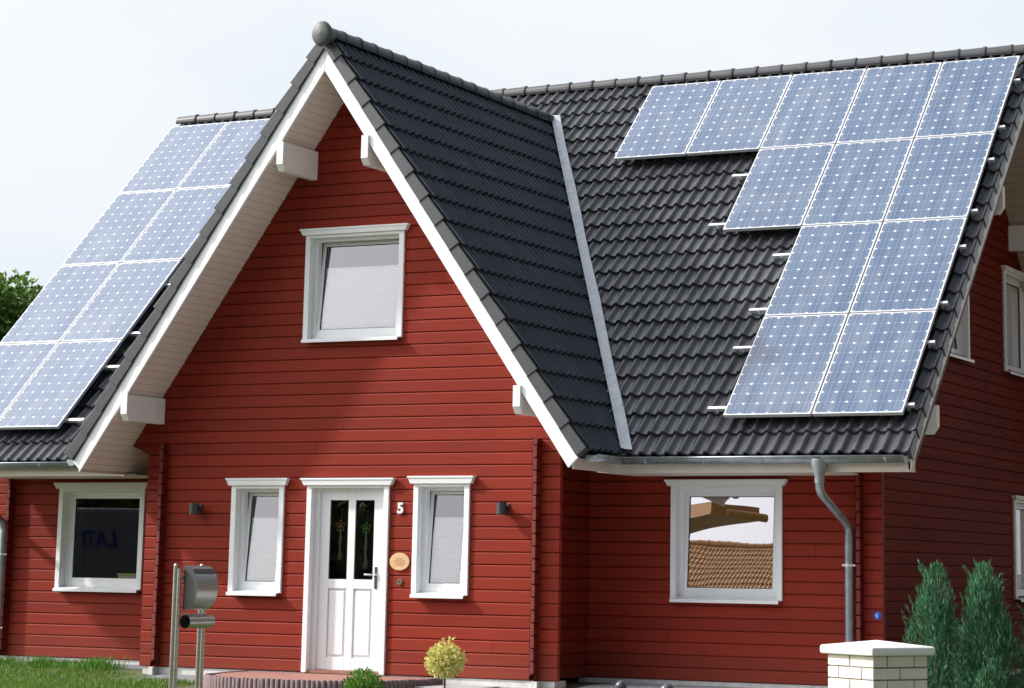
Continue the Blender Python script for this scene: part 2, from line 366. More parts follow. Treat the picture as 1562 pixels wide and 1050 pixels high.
for sx in (-1, 1):
    mb = MB()
    for k in range(19):
        j = .006 * (k % 2); z = k * h + h / 2
        x0, x1 = sorted((sx * (XS - .055), sx * (XS - .006))); mb.box(x0, x1, -.104 - j, -.09, max(0, z + .005), min(2.6, z + h - .007))
    mb.build('log_end', M['red_end'], house, bevel=.004); mb = MB()
    for k in range(17):
        j = .006 * (k % 2); z = k * h + h / 2
        x0, x1 = sorted((sx * (XG - .055), sx * (XG - .006))); mb.box(x0, x1, YM - .104 - j, YM - .09, max(0, z + .005), min(2.3, z + h - .007))
    mb.build('log_end', M['red_end'], house, bevel=.004)
mb = MB()
log_wall(mb, PF(YM), XS, 6.03, 2.32, None, [hole(W_MR)])
mb.build('main_front_wall', M['red_x'], house); mb = MB()
log_wall(mb, PF(YM), -6.03, -XS, 2.32, None, [hole(W_ML)])
mb.build('main_front_wall', M['red_x'], house)
# gable walls
G_WIN = [(3.93, 5.24, 3.83, 5.17), (6.86, 8.17, 3.83, 5.17), (7.165, 8.4, .89, 2.175)]
def limg(z):
    w = (ZR - .36 - z) / TM; return (YR - w, YR + w)
def gholes(): return [(a + .06, b - .06, c + .04, d - .03) for a, b, c, d in G_WIN]
for sx in (-1, 1):
    mb = MB()
    log_wall(mb, (lambda a, d, z, sx=sx: (sx * (XG + d), a, z)), YM, YB, ZR - .3, limg, gholes() if sx > 0 else [], off=h / 2 - h)
    log_wall(mb, (lambda a, d, z, sx=sx: (sx * (XG + d), a, z)), YM - .10, YM, 2.3, off=h / 2)
    log_wall(mb, (lambda a, d, z, sx=sx: (sx * (XG - .062 - d), a, z)), YM - .10, YM, 2.3, off=h / 2)
    mb.build('gable_wall', M['red_y_shaded'], house)
mb = MB(); log_wall(mb, (lambda a, d, z: (a, YB + d, z)), -6.0, 6.0, 2.32); mb.build('back_wall', M['red_x'], house)
# backing that makes the ends of walls solid + interior lining keeps rooms dark
for sx in (-1, 1):
    mb = MB(); x0, x1 = sorted((sx * 6.025, sx * 6.03)); mb.box(x0, x1, YM + .004, YM + .07, 0, 2.3)
    mb.build('corner_log_end', M['red_end'], house)
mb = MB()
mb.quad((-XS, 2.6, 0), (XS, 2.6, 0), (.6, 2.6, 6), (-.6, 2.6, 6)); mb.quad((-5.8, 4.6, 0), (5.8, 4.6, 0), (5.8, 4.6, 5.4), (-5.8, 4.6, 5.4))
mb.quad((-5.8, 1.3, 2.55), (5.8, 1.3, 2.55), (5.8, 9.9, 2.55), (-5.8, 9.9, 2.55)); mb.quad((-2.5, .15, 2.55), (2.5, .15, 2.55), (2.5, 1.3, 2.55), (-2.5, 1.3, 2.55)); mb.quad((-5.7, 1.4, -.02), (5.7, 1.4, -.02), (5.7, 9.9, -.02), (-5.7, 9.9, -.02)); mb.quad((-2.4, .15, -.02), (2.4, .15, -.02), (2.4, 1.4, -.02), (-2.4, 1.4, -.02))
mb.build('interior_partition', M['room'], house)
# plinth
mb = MB()
mb.box(-2.72, 2.72, .02, .3, -.14, -.004); mb.box(2.4, 6.0, YM + .02, YM + .2, -.1, -.004); mb.box(-6.0, -2.4, YM + .02, YM + .2, -.1, -.004)
mb.box(5.6, 5.84, YM + .2, YB, -.1, -.004); mb.box(-5.84, -5.6, YM + .2, YB, -.1, -.004)
mb.box(-2.56, -2.5, -.09, .02, -.14, -.004); mb.box(2.48, 2.56, -.09, .02, -.14, -.004)
mb.build('plinth', M['plinth'], house)

# ------------------------------------------------------------------ roofs
roof = MB()
WAVE = .152; RISE = .044; STEP = .036
def wave(u):
    t = (u / WAVE) % 1.0
    c = .5 + .5 * cos(2 * pi * t)
    return RISE * c ** 2.0 + .004 * sin(2 * pi * t)
def tile_field(mb, O, U, V, N, L, S, nc, keep=None, per=8, jit=0.0):
    O, U, V, N = map(Vector, (O, U, V, N)); c = S / nc; nu = int(round(L / WAVE * per))
    for i in range(nc):
        v0, v1 = i * c, (i + 1) * c + .004
        vs = []
        rng = random.Random(i * 13 + nu)
        for k in range(nu + 1):
            u = L * k / nu; w = wave(u)
            tl = int(u / (2 * WAVE)); rj = (noise.noise(Vector((tl * 3.1, i * 2.7, nu))) * .006)
            vs.append(O + U * u + V * v0 + N * (w + STEP + rj))
            vs.append(O + U * u + V * (v0 + c * .5) + N * (w + STEP * .5 + rj * .6))
            vs.append(O + U * u + V * v1 + N * w * .96)
            vs.append(O + U * u + V * (v0 - .003) + N * (w + STEP - .026 + rj))
            vs.append(O + U * u + V * (v0 - .001) + N * (w + STEP + rj))
        sm = []; lip = []
        for k in range(nu):
            cen = O + U * (L * (k + .5) / nu) + V * (v0 + c / 2)
            if keep and not keep(cen): continue
            a = 5 * k; b = 5 * (k + 1)
            sm += [(a, b, b + 1, a + 1), (a + 1, b + 1, b + 2, a + 2)]; lip += [(a + 3, b + 3, b + 4, a + 4)]
        o = len(mb.v); mb.v += [tuple(p) for p in vs]
        mb.f += [tuple(q + o for q in f) for f in sm]; mb.sm += [True] * len(sm)
        mb.f += [tuple(q + o for q in f) for f in lip]; mb.sm += [False] * len(lip)
sM = (YR - YE) / cos(AM)
tiles = MB()
tile_field(tiles, (-XVL, YE, ZE - .03), (1, 0, 0), (0, cos(AM), sin(AM)), (0, -sin(AM), cos(AM)), XV + XVL, sM, 23,
           keep=lambda p: p.z > zbay(p.x) - .16)
tile_field(tiles, (XV, 2 * YR - YE, ZE - .03), (-1, 0, 0), (0, -cos(AM), sin(AM)), (0, sin(AM), cos(AM)), XV + XVL, sM, 23, per=4)
roofobj = tiles.build('roof', M['tile'], house)
YBE = 5.3
XE = 3.385
sBv = XE / cos(AB)
bt = MB()
LB = YBE - YV - .03
tile_field(bt, (XE, YV + .03, zbay(XE) - .03), (0, 1, 0), (-cos(AB), 0, sin(AB)), (sin(AB), 0, cos(AB)), LB, sBv, 17,
           keep=lambda p: p.z > zmain(p.y) - .12)
tile_field(bt, (-XE, YBE, zbay(XE) - .03), (0, -1, 0), (cos(AB), 0, sin(AB)), (-sin(AB), 0, cos(AB)), LB, sBv, 17,
           keep=lambda p: p.z > zmain(p.y) - .12, per=5)
broof = bt.build('bay_roof', M['tile_bay_shaded'], house)
# underlay below tiles (keeps the roof light-tight)
mb = MB()
mb.quad((-XVL + .05, YE + .05, ZE - .10), (-3.5, YE + .05, ZE - .10), (-3.5, YR, ZR - .12), (-XVL + .05, YR, ZR - .12))
mb.quad((3.5, YE + .05, ZE - .10), (XV - .05, YE + .05, ZE - .10), (XV - .05, YR, ZR - .12), (3.5, YR, ZR - .12))
mb.quad((-XVL + .05, 2 * YR - YE, ZE - .10), (XV - .05, 2 * YR - YE, ZE - .10), (XV - .05, YR, ZR - .12), (-XVL + .05, YR, ZR - .12))
mb.add([(-3.5, 0.43, ZE + .15), (0, 5.1, 7.25), (3.5, .43, ZE + .15), (3.5, YR, ZR - .12), (-3.5, YR, ZR - .12)], [(0, 1, 4), (1, 2, 3), (1, 3, 4)])
for sx in (-1, 1):
    mb.quad((0, YV + .1, ZB - .12), (sx * 3.33, YV + .1, zbay(3.33) - .12), (sx * 3.33, .2, zbay(3.33) - .12), (0, 5.0, ZB - .12))
mb.build('underlay', M['felt'], house)

# verge tiles on the bay front: stepped flanks, front face at YV
nc = 17; c = sBv / nc
for sx in (-1, 1):
    mb = MB(); n = Vector((sx * sin(AB), 0, cos(AB))); v = Vector((-sx * cos(AB), 0, sin(AB))); O = Vector((sx * XE, YV, zbay(XE) - .03))
    for i in range(nc):
        a = O + v * (i * c - .002); b = O + v * min((i + 1) * c + .02, sBv - .001)
        j = random.uniform(-.002, .002); e = Vector((0, .135, 0)); f = Vector((0, -.012 + j, 0))
        lo = [a - n * .085 + f, b - n * .095, b - n * .095 + e, a - n * .085 + e]
        hi = [a + n * .062 + f, b + n * .030, b + n * .030 + e, a + n * .062 + e]
        mb.hexa(lo, hi)
    mb.build('verge_tiles', M['tile_side'], house, bevel=.008)
# verge of the main roof, hanging flap with rounded tile edge
nc = 23; c = sM / nc
for sx in (-1, 1):
    for back in (0, 1):
        mb = MB()
        fy = -1 if back else 1
        n = Vector((0, -fy * sin(AM), cos(AM))); v = Vector((0, fy * cos(AM), sin(AM))); O = Vector((XV - .005 if sx > 0 else -XVL + .005, YE if not back else 2 * YR - YE, ZE - .03))
        for i in range(nc):
            a = O + v * (i * c); b = O + v * min((i + 1) * c + .015, sM - .001); e = Vector((-sx * .05, 0, 0)); f = Vector((sx * .012, 0, 0))
            mb.hexa([a - n * .10 + f, b - n * .115, b - n * .115 + e, a - n * .10 + e], [a + n * .058 + f, b + n * .030, b + n * .030 + e, a + n * .058 + e])
        mb.build('main_verge_tiles', M['tile'], house, bevel=.014)

def ridge_caps(mb, A, B, r0, r1, n, seg=12, drop=.0):
    A, B = Vector(A), Vector(B); d = (B - A); L = d.length; d.normalize(); s = d.cross(Vector((0, 0, 1))).normalized(); up = Vector((0, 0, 1))
    for i in range(n):
        p0 = A + d * (L * i / n); p1 = A + d * min(L, L * (i + 1) / n + .03); vs = []
        jr = random.uniform(-.003, .003)
        for p, r in ((p0, r0 + jr), (p0 + d * .035, r0 + jr), (p0 + d * .036, r0 - .009), (p1, r1)):
            for k in range(seg + 1):
                t = pi * (-.12 + 1.24 * k / seg); vs.append(p + s * cos(t) * r + up * (sin(t) * r * 1.0))
        fs = [(j * (seg + 1) + k, j * (seg + 1) + k + 1, (j + 1) * (seg + 1) + k + 1, (j + 1) * (seg + 1) + k) for j in range(3) for k in range(seg)]
        mb.add(vs, fs, False)
        mb.add(vs[:seg + 1], [tuple(range(seg + 1))])
mb = MB(); ridge_caps(mb, (XV + .02, YR, ZR - .015), (-XVL - .10, YR, ZR - .015), .108, .09, 38)
mb.build('ridge_tiles', M['ridge'], house)
mb = MB(); ridge_caps(mb, (0.02, YBE - .1, ZB - .03), (.02, YV - .03, ZB - .03), .112, .095, 17)
mb.build('bay_ridge_tiles', M['ridge'], house)
# closing disc on the front end of the bay ridge
mb = MB(); cz = ZB - .045; vs = []
ring = [(.142, -.83), (.15, -.845), (.142, -.875), (.10, -.892), (.0, -.90)]
for r, y in ring:
    for k in range(16):
        t = 2 * pi * k / 16 + pi / 16; q = r * (1 + .02 * cos(4 * t)); vs.append((.035 + q * cos(t) * .88, y, cz + q * sin(t) * 1.0))
mb.add(vs, [(j * 16 + k, j * 16 + (k + 1) % 16, (j + 1) * 16 + (k + 1) % 16, (j + 1) * 16 + k) for j in range(4) for k in range(16)], True)
mb.tube([(.03, -.83, cz), (.03, YV + .02, cz)], .11, 16)
mb.build('ridge_end_cap', mat('greenish_grey_ridge_cap', (.060, .070, .066), .5, color2=(.085, .095, .088), vscale=9), house)

# bargeboards
M['barge'] = mat('bright_white_bargeboard', (.86, .87, .90), .35)
for sx in (-1, 1):
    mb = MB(); yb0, yb1 = -.72, -.685
    lo0 = (sx * 3.21, 2.256); hi0 = (sx * 3.322, 2.364); loA = (0.0, 6.82); hiA = (0.0, 7.085)
    mb.prism([(lo0[0], yb0, lo0[1]), (hi0[0], yb0, hi0[1]), (hiA[0] + sx * .001, yb0, hiA[1]), (loA[0] + sx * .001, yb0, loA[1])], (0, yb1 - yb0, 0))
    mb.build('bargeboard', M['barge'], house, bevel=.004)
# lath behind upper edge + soffit of the bay
mb = MB()
for sx in (-1, 1):
    n = Vector((sx * sin(AB), 0, cos(AB)))
    P = [Vector((sx * .0, y, SOFB + .012)) for y in (-.686, 1.3)] + [Vector((sx * 3.215, y, SOFB + .012 - SB * 3.215)) for y in (1.3, -.686)]
    mb.add(P, [(0, 1, 2, 3)])
mb.build('gable_soffit', M['soffit'], house)
M['cream'] = mat('cream_fascia', (.66, .57, .50), .55, var=.05)
for sx in (-1, 1):
    mb = MB()
    mb.box(*sorted((sx * 3.24, sx * 3.26)), -.685, .22, 2.245, 2.36)   # bay eave fascia runs back to the main eave
    mb.box(*sorted((sx * 3.26, sx * 6.69)), .20, .222, 2.235, 2.36)
    mb.box(*sorted((sx * 6.66, sx * 6.69)), .222, .36, 2.235, 2.42)
    mb.build('fascia', M['cream'], house)
    mb = MB(); mb.box(*sorted((sx * 3.1, sx * 5.80)), .222, YM, 2.245, 2.26); mb.box(*sorted((sx * 5.80, sx * 6.66)), .222, .40, 2.245, 2.26); mb.build('eave_soffit', M['cream'], house)
M['rake'] = soffit_mat('brown_grey_rake_soffit', (.52, .45, .42), 2, .09)
# gable overhang soffit + thin white barge of the main roof
for sx in (-1, 1):
    for fy in (1, -1):
        mb = MB()
        y0 = YE + .17 if fy > 0 else 2 * YR - YE - .17
        x0, x1 = sx * (XG - .05), (XV - .03 if sx > 0 else -XVL + .03)
        z0 = ZE + .17 * TM - .37; z1 = ZR - .37
        mb.add([(x0, y0, z0), (x1, y0, z0), (x1, YR, z1), (x0, YR, z1)], [(0, 1, 2, 3)])
        mb.build('rake_soffit', M['rake'], house)
for sx in (-1, 1):
    for fy in (1, -1):
        mb = MB()
        def Y(y): return y if fy > 0 else 2 * YR - y
        x0 = XV - .03 if sx > 0 else -XVL + .03; e = sx * .03
        d0, d1 = .215, .10
        mb.prism([(x0, Y(YE + .02), ZE - d0 + .03), (x0, Y(YE + .02), ZE - d1), (x0, YR, ZR - d1), (x0, YR, ZR - d0 - .03)], (e, 0, 0))
        if True: mb.prism([(x0 - sx * .015, Y(YE + .1), ZE - d1 - .19 + .1 * TM), (x0 - sx * .015, Y(YE + .1), ZE - d1 + .1), (x0 - sx * .015, YR, ZR - d1), (x0 - sx * .015, YR, ZR - d1 - .27)], (sx * .012, 0, 0))
        mb.build('rake_board', M['white_soft'], house)
# purlin ends
def purlin(xc, zt, zb, y0, y1, cut=.06):
    mb = MB(); w = .092
    mb.prism([(xc - w / 2, y0, zt), (xc - w / 2, y1, zt), (xc - w / 2, y1, zb), (xc - w / 2, y0 + cut, zb), (xc - w / 2, y0, zb + cut * 1.3)], (w, 0, 0))
    mb.build('purlin', M['white_soft'], house, bevel=.004)
purlin(-.555, 6.02, 5.68, -.745, 0.01); purlin(.585, 6.02, 5.68, -.745, 0.01)
purlin(-2.60, 3.14, 2.835, -.745, 0.01); purlin(2.59, 3.14, 2.835, -.745, 0.01)
def gpurlin(yc, zt, zb):
    mb = MB(); w = .10; x0, x1, cut = 5.8, 6.66, .06
    mb.prism([(x1, yc - w / 2, zt), (x0, yc - w / 2, zt), (x0, yc - w / 2, zb), (x1 - cut, yc - w / 2, zb), (x1, yc - w / 2, zb + cut * 1.3)], (0, w, 0))
    mb.build('purlin', M['white_soft'], house, bevel=.004)
gpurlin(1.27, 2.99, 2.68); gpurlin(4.0, 5.80, 5.46); gpurlin(2 * YR - 4.0, 5.80, 5.46); gpurlin(2 * YR - 1.27, 2.99, 2.68)

# valley flashing
rng = random.Random(3)
for sx in (-1, 1):
    mb = MB(); n = 44; prev = None
    for i in range(n + 1):
        y = .13 + (5.02 - .13) * i / n; z = zmain(y) + .035; x = (ZB + .075 - z) / SB
        lap = .004 * ((i % 7) / 7.)
        w = .105 + .006 * sin(i * .45) + rng.uniform(-.002, .002)
        A = Vector((sx * (x - .035), y, z + .085 + lap)); B = Vector((sx * (x + .015), y, z + .07 + lap)); Cc = Vector((sx * (x + w), y, z + .062 + lap)); D = Vector((sx * (x + w + .006), y, z - .02))
        cur = (A, B, Cc, D)
        if prev: 
            for j in range(3): mb.quad(prev[j], prev[j + 1], cur[j + 1], cur[j])
        prev = cur
    mb.build('valley_flashing', M['lead'], house)

# gutters
def gutter(mb, A, B, out, r=.066, bead=True):
    A, B = Vector(A), Vector(B); d = (B - A).normalized(); s = Vector(out); up = Vector((0, 0, 1)); seg = 12
    vs = []
    for p in (A, B):
        for k in range(seg + 1):
            t = pi + pi * k / seg; vs.append(p + s * (-cos(t)) * -r * 1.0 + up * sin(t) * r)
    mb.add(vs, [(k, k + 1, seg + 2 + k, seg + 1 + k) for k in range(seg)], True)
    vs2 = [v + (up * .002) for v in vs]
    if bead: mb.tube([A + s * r, B + s * r], .011, 8)
    mb.tube([A - s * r, B - s * r], .006, 6)
ZG = 2.392; YG = .105
for sx in (-1, 1):
    mb = MB()
    gutter(mb, (sx * 3.43, YG, ZG), (sx * 6.67, YG, ZG), (0, -1, 0))
    gutter(mb, (sx * 3.43, -.60, ZG), (sx * 3.43, YG, ZG), (sx, 0, 0))
    for (cx, cy, ax) in ((sx * 3.43, -.60, 'y'), (sx * 6.67, YG, 'x')):
        pts = []
        for k in range(13):
            t = pi + pi * k / 12
            pts.append((cx + cos(t) * .072, cy, ZG + sin(t) * .072) if ax == 'y' else (cx, cy + cos(t) * .072, ZG + sin(t) * .072))
        mb.prism(pts, (0, -.008, 0) if ax == 'y' else (sx * .008, 0, 0))
    for k in range(5):
        x = sx * (3.75 + k * .68)
        vs = []
        for xx in (x - .014, x + .014):
            for q in range(9):
                t = pi + pi * q / 8; vs.append((xx, YG + cos(t) * .071, ZG + sin(t) * .071))
        mb.add(vs, [(q, q + 1, 10 + q, 9 + q) for q in range(8)], True)
    gut = mb.build('gutter', M['zinc'], house); sol = gut.modifiers.new('s', 'SOLIDIFY'); sol.thickness = .003
# downpipes
def downpipe(sx):
    mb = MB()
    xa = sx * 5.73; xb = sx * 5.685 if sx > 0 else -5.84
    n = 20; vs = []
    for (z, r) in ((2.37, .095), (2.32, .095), (2.20, .052), (2.12, .052)):
        for k in range(n): vs.append((xa + r * cos(2 * pi * k / n), YG + r * .85 * sin(2 * pi * k / n), z))
    mb.add(vs, [(j * n + k, j * n + (k + 1) % n, (j + 1) * n + (k + 1) % n, (j + 1) * n + k) for j in range(3) for k in range(n)], True)
    r = .043
    mb.tube([(xa, YG, 2.14), (xa, YG + .01, 2.07), (xa, YG + .06, 2.01), (xb, YM - .16, 1.72), (xb, YM - .105, 1.66), (xb, YM - .095, 1.57), (xb, YM - .095, 1.53)], r, 16)
    mb.tube([(xb, YM - .095, 1.60), (xb, YM - .095, -.04)], r + .004, 16)
    dp = mb.build('downpipe', M['zinc'], house)
    for z in (1.28, .35):
        mb = MB(); mb.tube([(xb, YM - .095, z - .015), (xb, YM - .095, z + .015)], r + .011, 16); mb.tube([(xb - .075, YM - .1, z), (xb + .075, YM - .1, z)], .012, 8)
        mb.box(xb - .01, xb + .01, YM - .06, YM + .01, z - .01, z + .01)
        mb.build('pipe_clamp', M['alu'], dp)
downpipe(1); downpipe(-1)

# ------------------------------------------------------------------ windows and door
def window(w, P, depth=.13, tilt=0., blind=None, glass='glass', hdr=.085, flip=False, label=None, sash=.05, turn=0.):
    """w = outer trim rect; P(a, depth outward, z) -> world"""
    x0, x1, z0, z1 = w; t = .066
    def bx(mb, a0, a1, d0, d1, c0, c1):
        pts = [P(a, d, c) for c in (c0, c1) for (a, d) in ((a0, d0), (a1, d0), (a1, d1), (a0, d1))]
        mb.hexa(pts[:4], pts[4:])
    mb = MB()    # outer fixed frame, recessed
    i0, i1, j0, j1 = x0 + t, x1 - t, z0 + .03, z1
    f = .052; D0, D1 = -depth, -depth + .06
    bx(mb, i0, i0 + f, D0 - .02, D1, j0, j1); bx(mb, i1 - f, i1, D0 - .02, D1, j0, j1)
    bx(mb, i0 + f, i1 - f, D0 - .02, D1, j1 - f - .02, j1); bx(mb, i0 + f, i1 - f, D0 - .02, D1, j0, j0 + f)
    win = mb.build('window', M['plastic'], house, bevel=.003)
    if label: win['label'] = label
    mb = MB()    # surround: side boards, jamb linings, flared header
    bx(mb, x0, x0 + t, -.02, .028, z0, z1); bx(mb, x1 - t, x1, -.02, .028, z0, z1)
    bx(mb, x0 + t - .012, x0 + t, D0, -.02, z0, z1); bx(mb, x1 - t, x1 - t + .012, D0, -.02, z0, z1)
    bx(mb, x0 + t, x1 - t, D0, .026, z1 - .035, z1 - .001)
    mb.hexa([P(x0 - .03, .057, z1), P(x1 + .03, .057, z1), P(x1 + .03, -.005, z1), P(x0 - .03, -.005, z1)],
            [P(x0 - .058, .062, z1 + hdr - .022), P(x1 + .058, .062, z1 + hdr - .022), P(x1 + .058, -.005, z1 + hdr - .022), P(x0 - .058, -.005, z1 + hdr - .022)])
    bx(mb, x0 - .066, x1 + .066, -.005, .07, z1 + hdr - .0215, z1 + hdr)
    mb.build('trim', M['white'], win, bevel=.003)
    mb = MB()    # sill: sloped sheet with drip edge
    mb.hexa([P(x0 + .02, .085, z0 - .014), P(x1 - .02, .085, z0 - .014), P(x1 - .02, D1, z0 + .012), P(x0 + .02, D1, z0 + .012)],
            [P(x0 + .02, .085, z0 + .002), P(x1 - .02, .085, z0 + .002), P(x1 - .02, D1, z0 + .031), P(x0 + .02, D1, z0 + .031)])
    bx(mb, x0 + .02, x1 - .02, .079, .088, z0 - .034, z0 + .001)
    mb.build('sill', M['plastic'], win, bevel=.002)
    mb = MB(); e = .012      # unlit lining added behind the frame, shade of the gap put into its colour
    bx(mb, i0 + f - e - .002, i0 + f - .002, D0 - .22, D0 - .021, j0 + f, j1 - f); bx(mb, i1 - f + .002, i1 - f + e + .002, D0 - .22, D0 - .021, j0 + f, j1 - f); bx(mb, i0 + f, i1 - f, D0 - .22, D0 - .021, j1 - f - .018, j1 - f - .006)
    mb.build('shade_lining', M['dim'], win)
    # sash: tilts about its bottom edge, top goes inward
    s0, s1, u0, u1 = i0 + f - .012, i1 - f + .012, j0 + f - .006, j1 - f - .008
    ct, st = cos(tilt), sin(tilt); cw, sw = cos(turn), sin(turn)
    def S(a, d, z):
        dz = z - u0; d2 = d * ct - dz * st; z2 = u0 + dz * ct + d * st
        da = a - s1; return P(s1 + da * cw, D1 - .035 + d2 + da * sw, z2)
    def sb(mb, a0, a1, d0, d1, c0, c1):
        pts = [S(a, d, c) for c in (c0, c1) for (a, d) in ((a0, d0), (a1, d0), (a1, d1), (a0, d1))]
        mb.hexa(pts[:4], pts[4:])
    mb = MB(); q = sash
    sb(mb, s0, s0 + q, -.03, .025, u0, u1); sb(mb, s1 - q, s1, -.03, .025, u0, u1); sb(mb, s0 + q, s1 - q, -.03, .025, u0, u0 + q); sb(mb, s0 + q, s1 - q, -.03, .025, u1 - q, u1)
    mb.build('sash', M['plastic'], win, bevel=.004)
    mb = MB(); g = .007
    sb(mb, s0 + q, s0 + q + g, -.01, .012, u0 + q, u1 - q); sb(mb, s1 - q - g, s1 - q, -.01, .012, u0 + q, u1 - q)
    sb(mb, s0 + q + g, s1 - q - g, -.01, .012, u0 + q, u0 + q + g); sb(mb, s0 + q + g, s1 - q - g, -.01, .012, u1 - q - g, u1 - q)
    mb.build('gasket', M['gasket'], win)
    mb = MB(); mb.quad(S(s0 + q, .004, u0 + q), S(s1 - q, .004, u0 + q), S(s1 - q, .004, u1 - q), S(s0 + q, .004, u1 - q))
    mb.build('pane', M[glass], win)
    if blind:
        mb = MB(); zt = u1 - q - blind * (u1 - u0 - 2 * q); zb = u0 + q; n = int((zt - zb) / .0195)
        vs = []
        for i in range(2 * n + 1):
            z = zb + (zt - zb) * i / (2 * n); d = -.012 - (.011 if i % 2 else 0)
            vs += [S(s0 + q, d, z), S(s1 - q, d, z)]
        mb.add(vs, [(2 * i, 2 * i + 1, 2 * i + 3, 2 * i + 2) for i in range(2 * n)])
        sb(mb, s0 + q, s1 - q, -.024, -.006, zt, zt + .014)
        mb.build('blind', M['blind'], win)
    return win
PB = lambda a, d, z: (a, -d, z)
PMN = lambda a, d, z: (a, YM - d, z)
PG = lambda a, d, z: (XG + d, a, z)
window(W_UP, PB, tilt=radians(5.5), blind=.27, hdr=.075, glass='glass_soft', label='tilted-open gable window with pleated blind above the front door')
window(W_L, PB, tilt=radians(5), blind=.27, glass='glass_soft', label='narrow tilted-open window left of the front door')
window(W_R, PB, tilt=radians(5), blind=.27, glass='glass_soft', label='narrow tilted-open window right of the front door')
window(W_ML, PMN, glass='glass_dark', hdr=.075, sash=.062, depth=.15, label='closed dark window in the left wing')
window(W_MR, PMN, tilt=radians(3.65), glass='glass', hdr=.07, label='tilted-open window in the right wing reflecting a brown roof')
for i, g in enumerate(G_WIN):
    window(g, PG, glass='glass_soft', hdr=.05, blind=.02, tilt=radians(4 if i == 0 else 0))

# front door
mb = MB(); x0, x1, z0, z1 = DOOR; t = .066
mb.box(x0 + t, x0 + t + .06, .05, .14, 0, z1); mb.box(x1 - t - .05, x1 - t, .05, .14, 0, z1); mb.box(x0 + t + .06, x1 - t - .05, .05, .14, z1 - .06, z1)
door = mb.build('front_door', M['plastic'], house, bevel=.003)
door['label'] = 'white panelled front door with two dark glass lights'
mb = MB()
mb.box(x0, x0 + t, -.03, .02, -.0, z1); mb.box(x1 - t, x1, -.03, .02, -.0, z1)
mb.box(x0 + t - .012, x0 + t, .02, .13, 0, z1); mb.box(x1 - t, x1 - t + .012, .02, .13, 0, z1); mb.box(x0 + t, x1 - t, -.027, .05, z1 - .03, z1 - .001)
mb.hexa([(x0 - .03, -.057, z1), (x1 + .03, -.057, z1), (x1 + .03, .005, z1), (x0 - .03, .005, z1)], [(x0 - .065, -.062, z1 + .06), (x1 + .065, -.062, z1 + .06), (x1 + .065, .005, z1 + .06), (x0 - .065, .005, z1 + .06)])
mb.box(x0 - .075, x1 + .075, -.07, .005, z1 + .0605, z1 + .082)
mb.build('trim', M['white'], door, bevel=.003)
L0, L1, Z0, Z1 = x0 + t + .055, x1 - t - .045, .03, z1 - .055
G = [(-.232, .012), (.108, .357)]; gz0, gz1 = 1.045, 1.94; pz0, pz1 = .17, .94
mb = MB(); ya, yb = .085, .125
mb.box(L0, G[0][0], ya, yb, Z0, Z1); mb.box(G[0][1], G[1][0], ya, yb, Z0, Z1); mb.box(G[1][1], L1, ya, yb, Z0, Z1)
for a, b in G:
    mb.box(a, b, ya, yb, gz1, Z1); mb.box(a, b, ya, yb, pz1, gz0); mb.box(a, b, ya, yb, Z0, pz0)
    mb.box(a, b, ya + .02, yb, pz0, pz1)
    mb.hexa([(a + .03, ya + .005, pz0 + .03), (b - .03, ya + .005, pz0 + .03), (b - .03, ya + .02, pz0 + .03), (a + .03, ya + .02, pz0 + .03)],
            [(a + .03, ya + .005, pz1 - .03), (b - .03, ya + .005, pz1 - .03), (b - .03, ya + .02, pz1 - .03), (a + .03, ya + .02, pz1 - .03)])
mb.build('leaf', M['plastic'], door, bevel=.004)
mb = MB()
for a, b in G:
    for p in ((a, a + .008, gz0, gz1), (b - .008, b, gz0, gz1)): mb.box(p[0], p[1], ya + .006, ya + .02, p[2], p[3])
    mb.box(a + .008, b - .008, ya + .006, ya + .02, gz0, gz0 + .008); mb.box(a + .008, b - .008, ya + .006, ya + .02, gz1 - .008, gz1)
mb.build('gasket', M['gasket'], door)
mb = MB()
for a, b in G: mb.quad((a, ya + .012, gz0), (b, ya + .012, gz0), (b, ya + .012, gz1), (a, ya + .012, gz1))
mb.build('pane', glass_mat('door_glass', .015, (.9, .9, .9)), door)
mb = MB(); mb.box(L0 + .02, L1 - .02, .30, .31, .0, 2.1); mb.build('door_backing', M['black'], door)  # plain black sheet behind the door panes
mb = MB(); mb.box(.388, .418, ya - .012, ya, .945, 1.19); mb.build('lock_plate', M['lamp'], door, bevel=.004)
mb = MB(); mb.tube([(.403, ya - .01, 1.10), (.403, ya - .06, 1.10), (.395, ya - .068, 1.10), (.29, ya - .068, 1.104)], .012, 10); mb.tube([(.403, ya - .012, 1.1), (.403, ya - .03, 1.1)], .024, 14)
mb.build('handle', M['bell'], door)
mb = MB(); mb.box(x0 + t, x1 - t, -.01, .13, -.005, .028); mb.build('threshold', M['porch'], door)
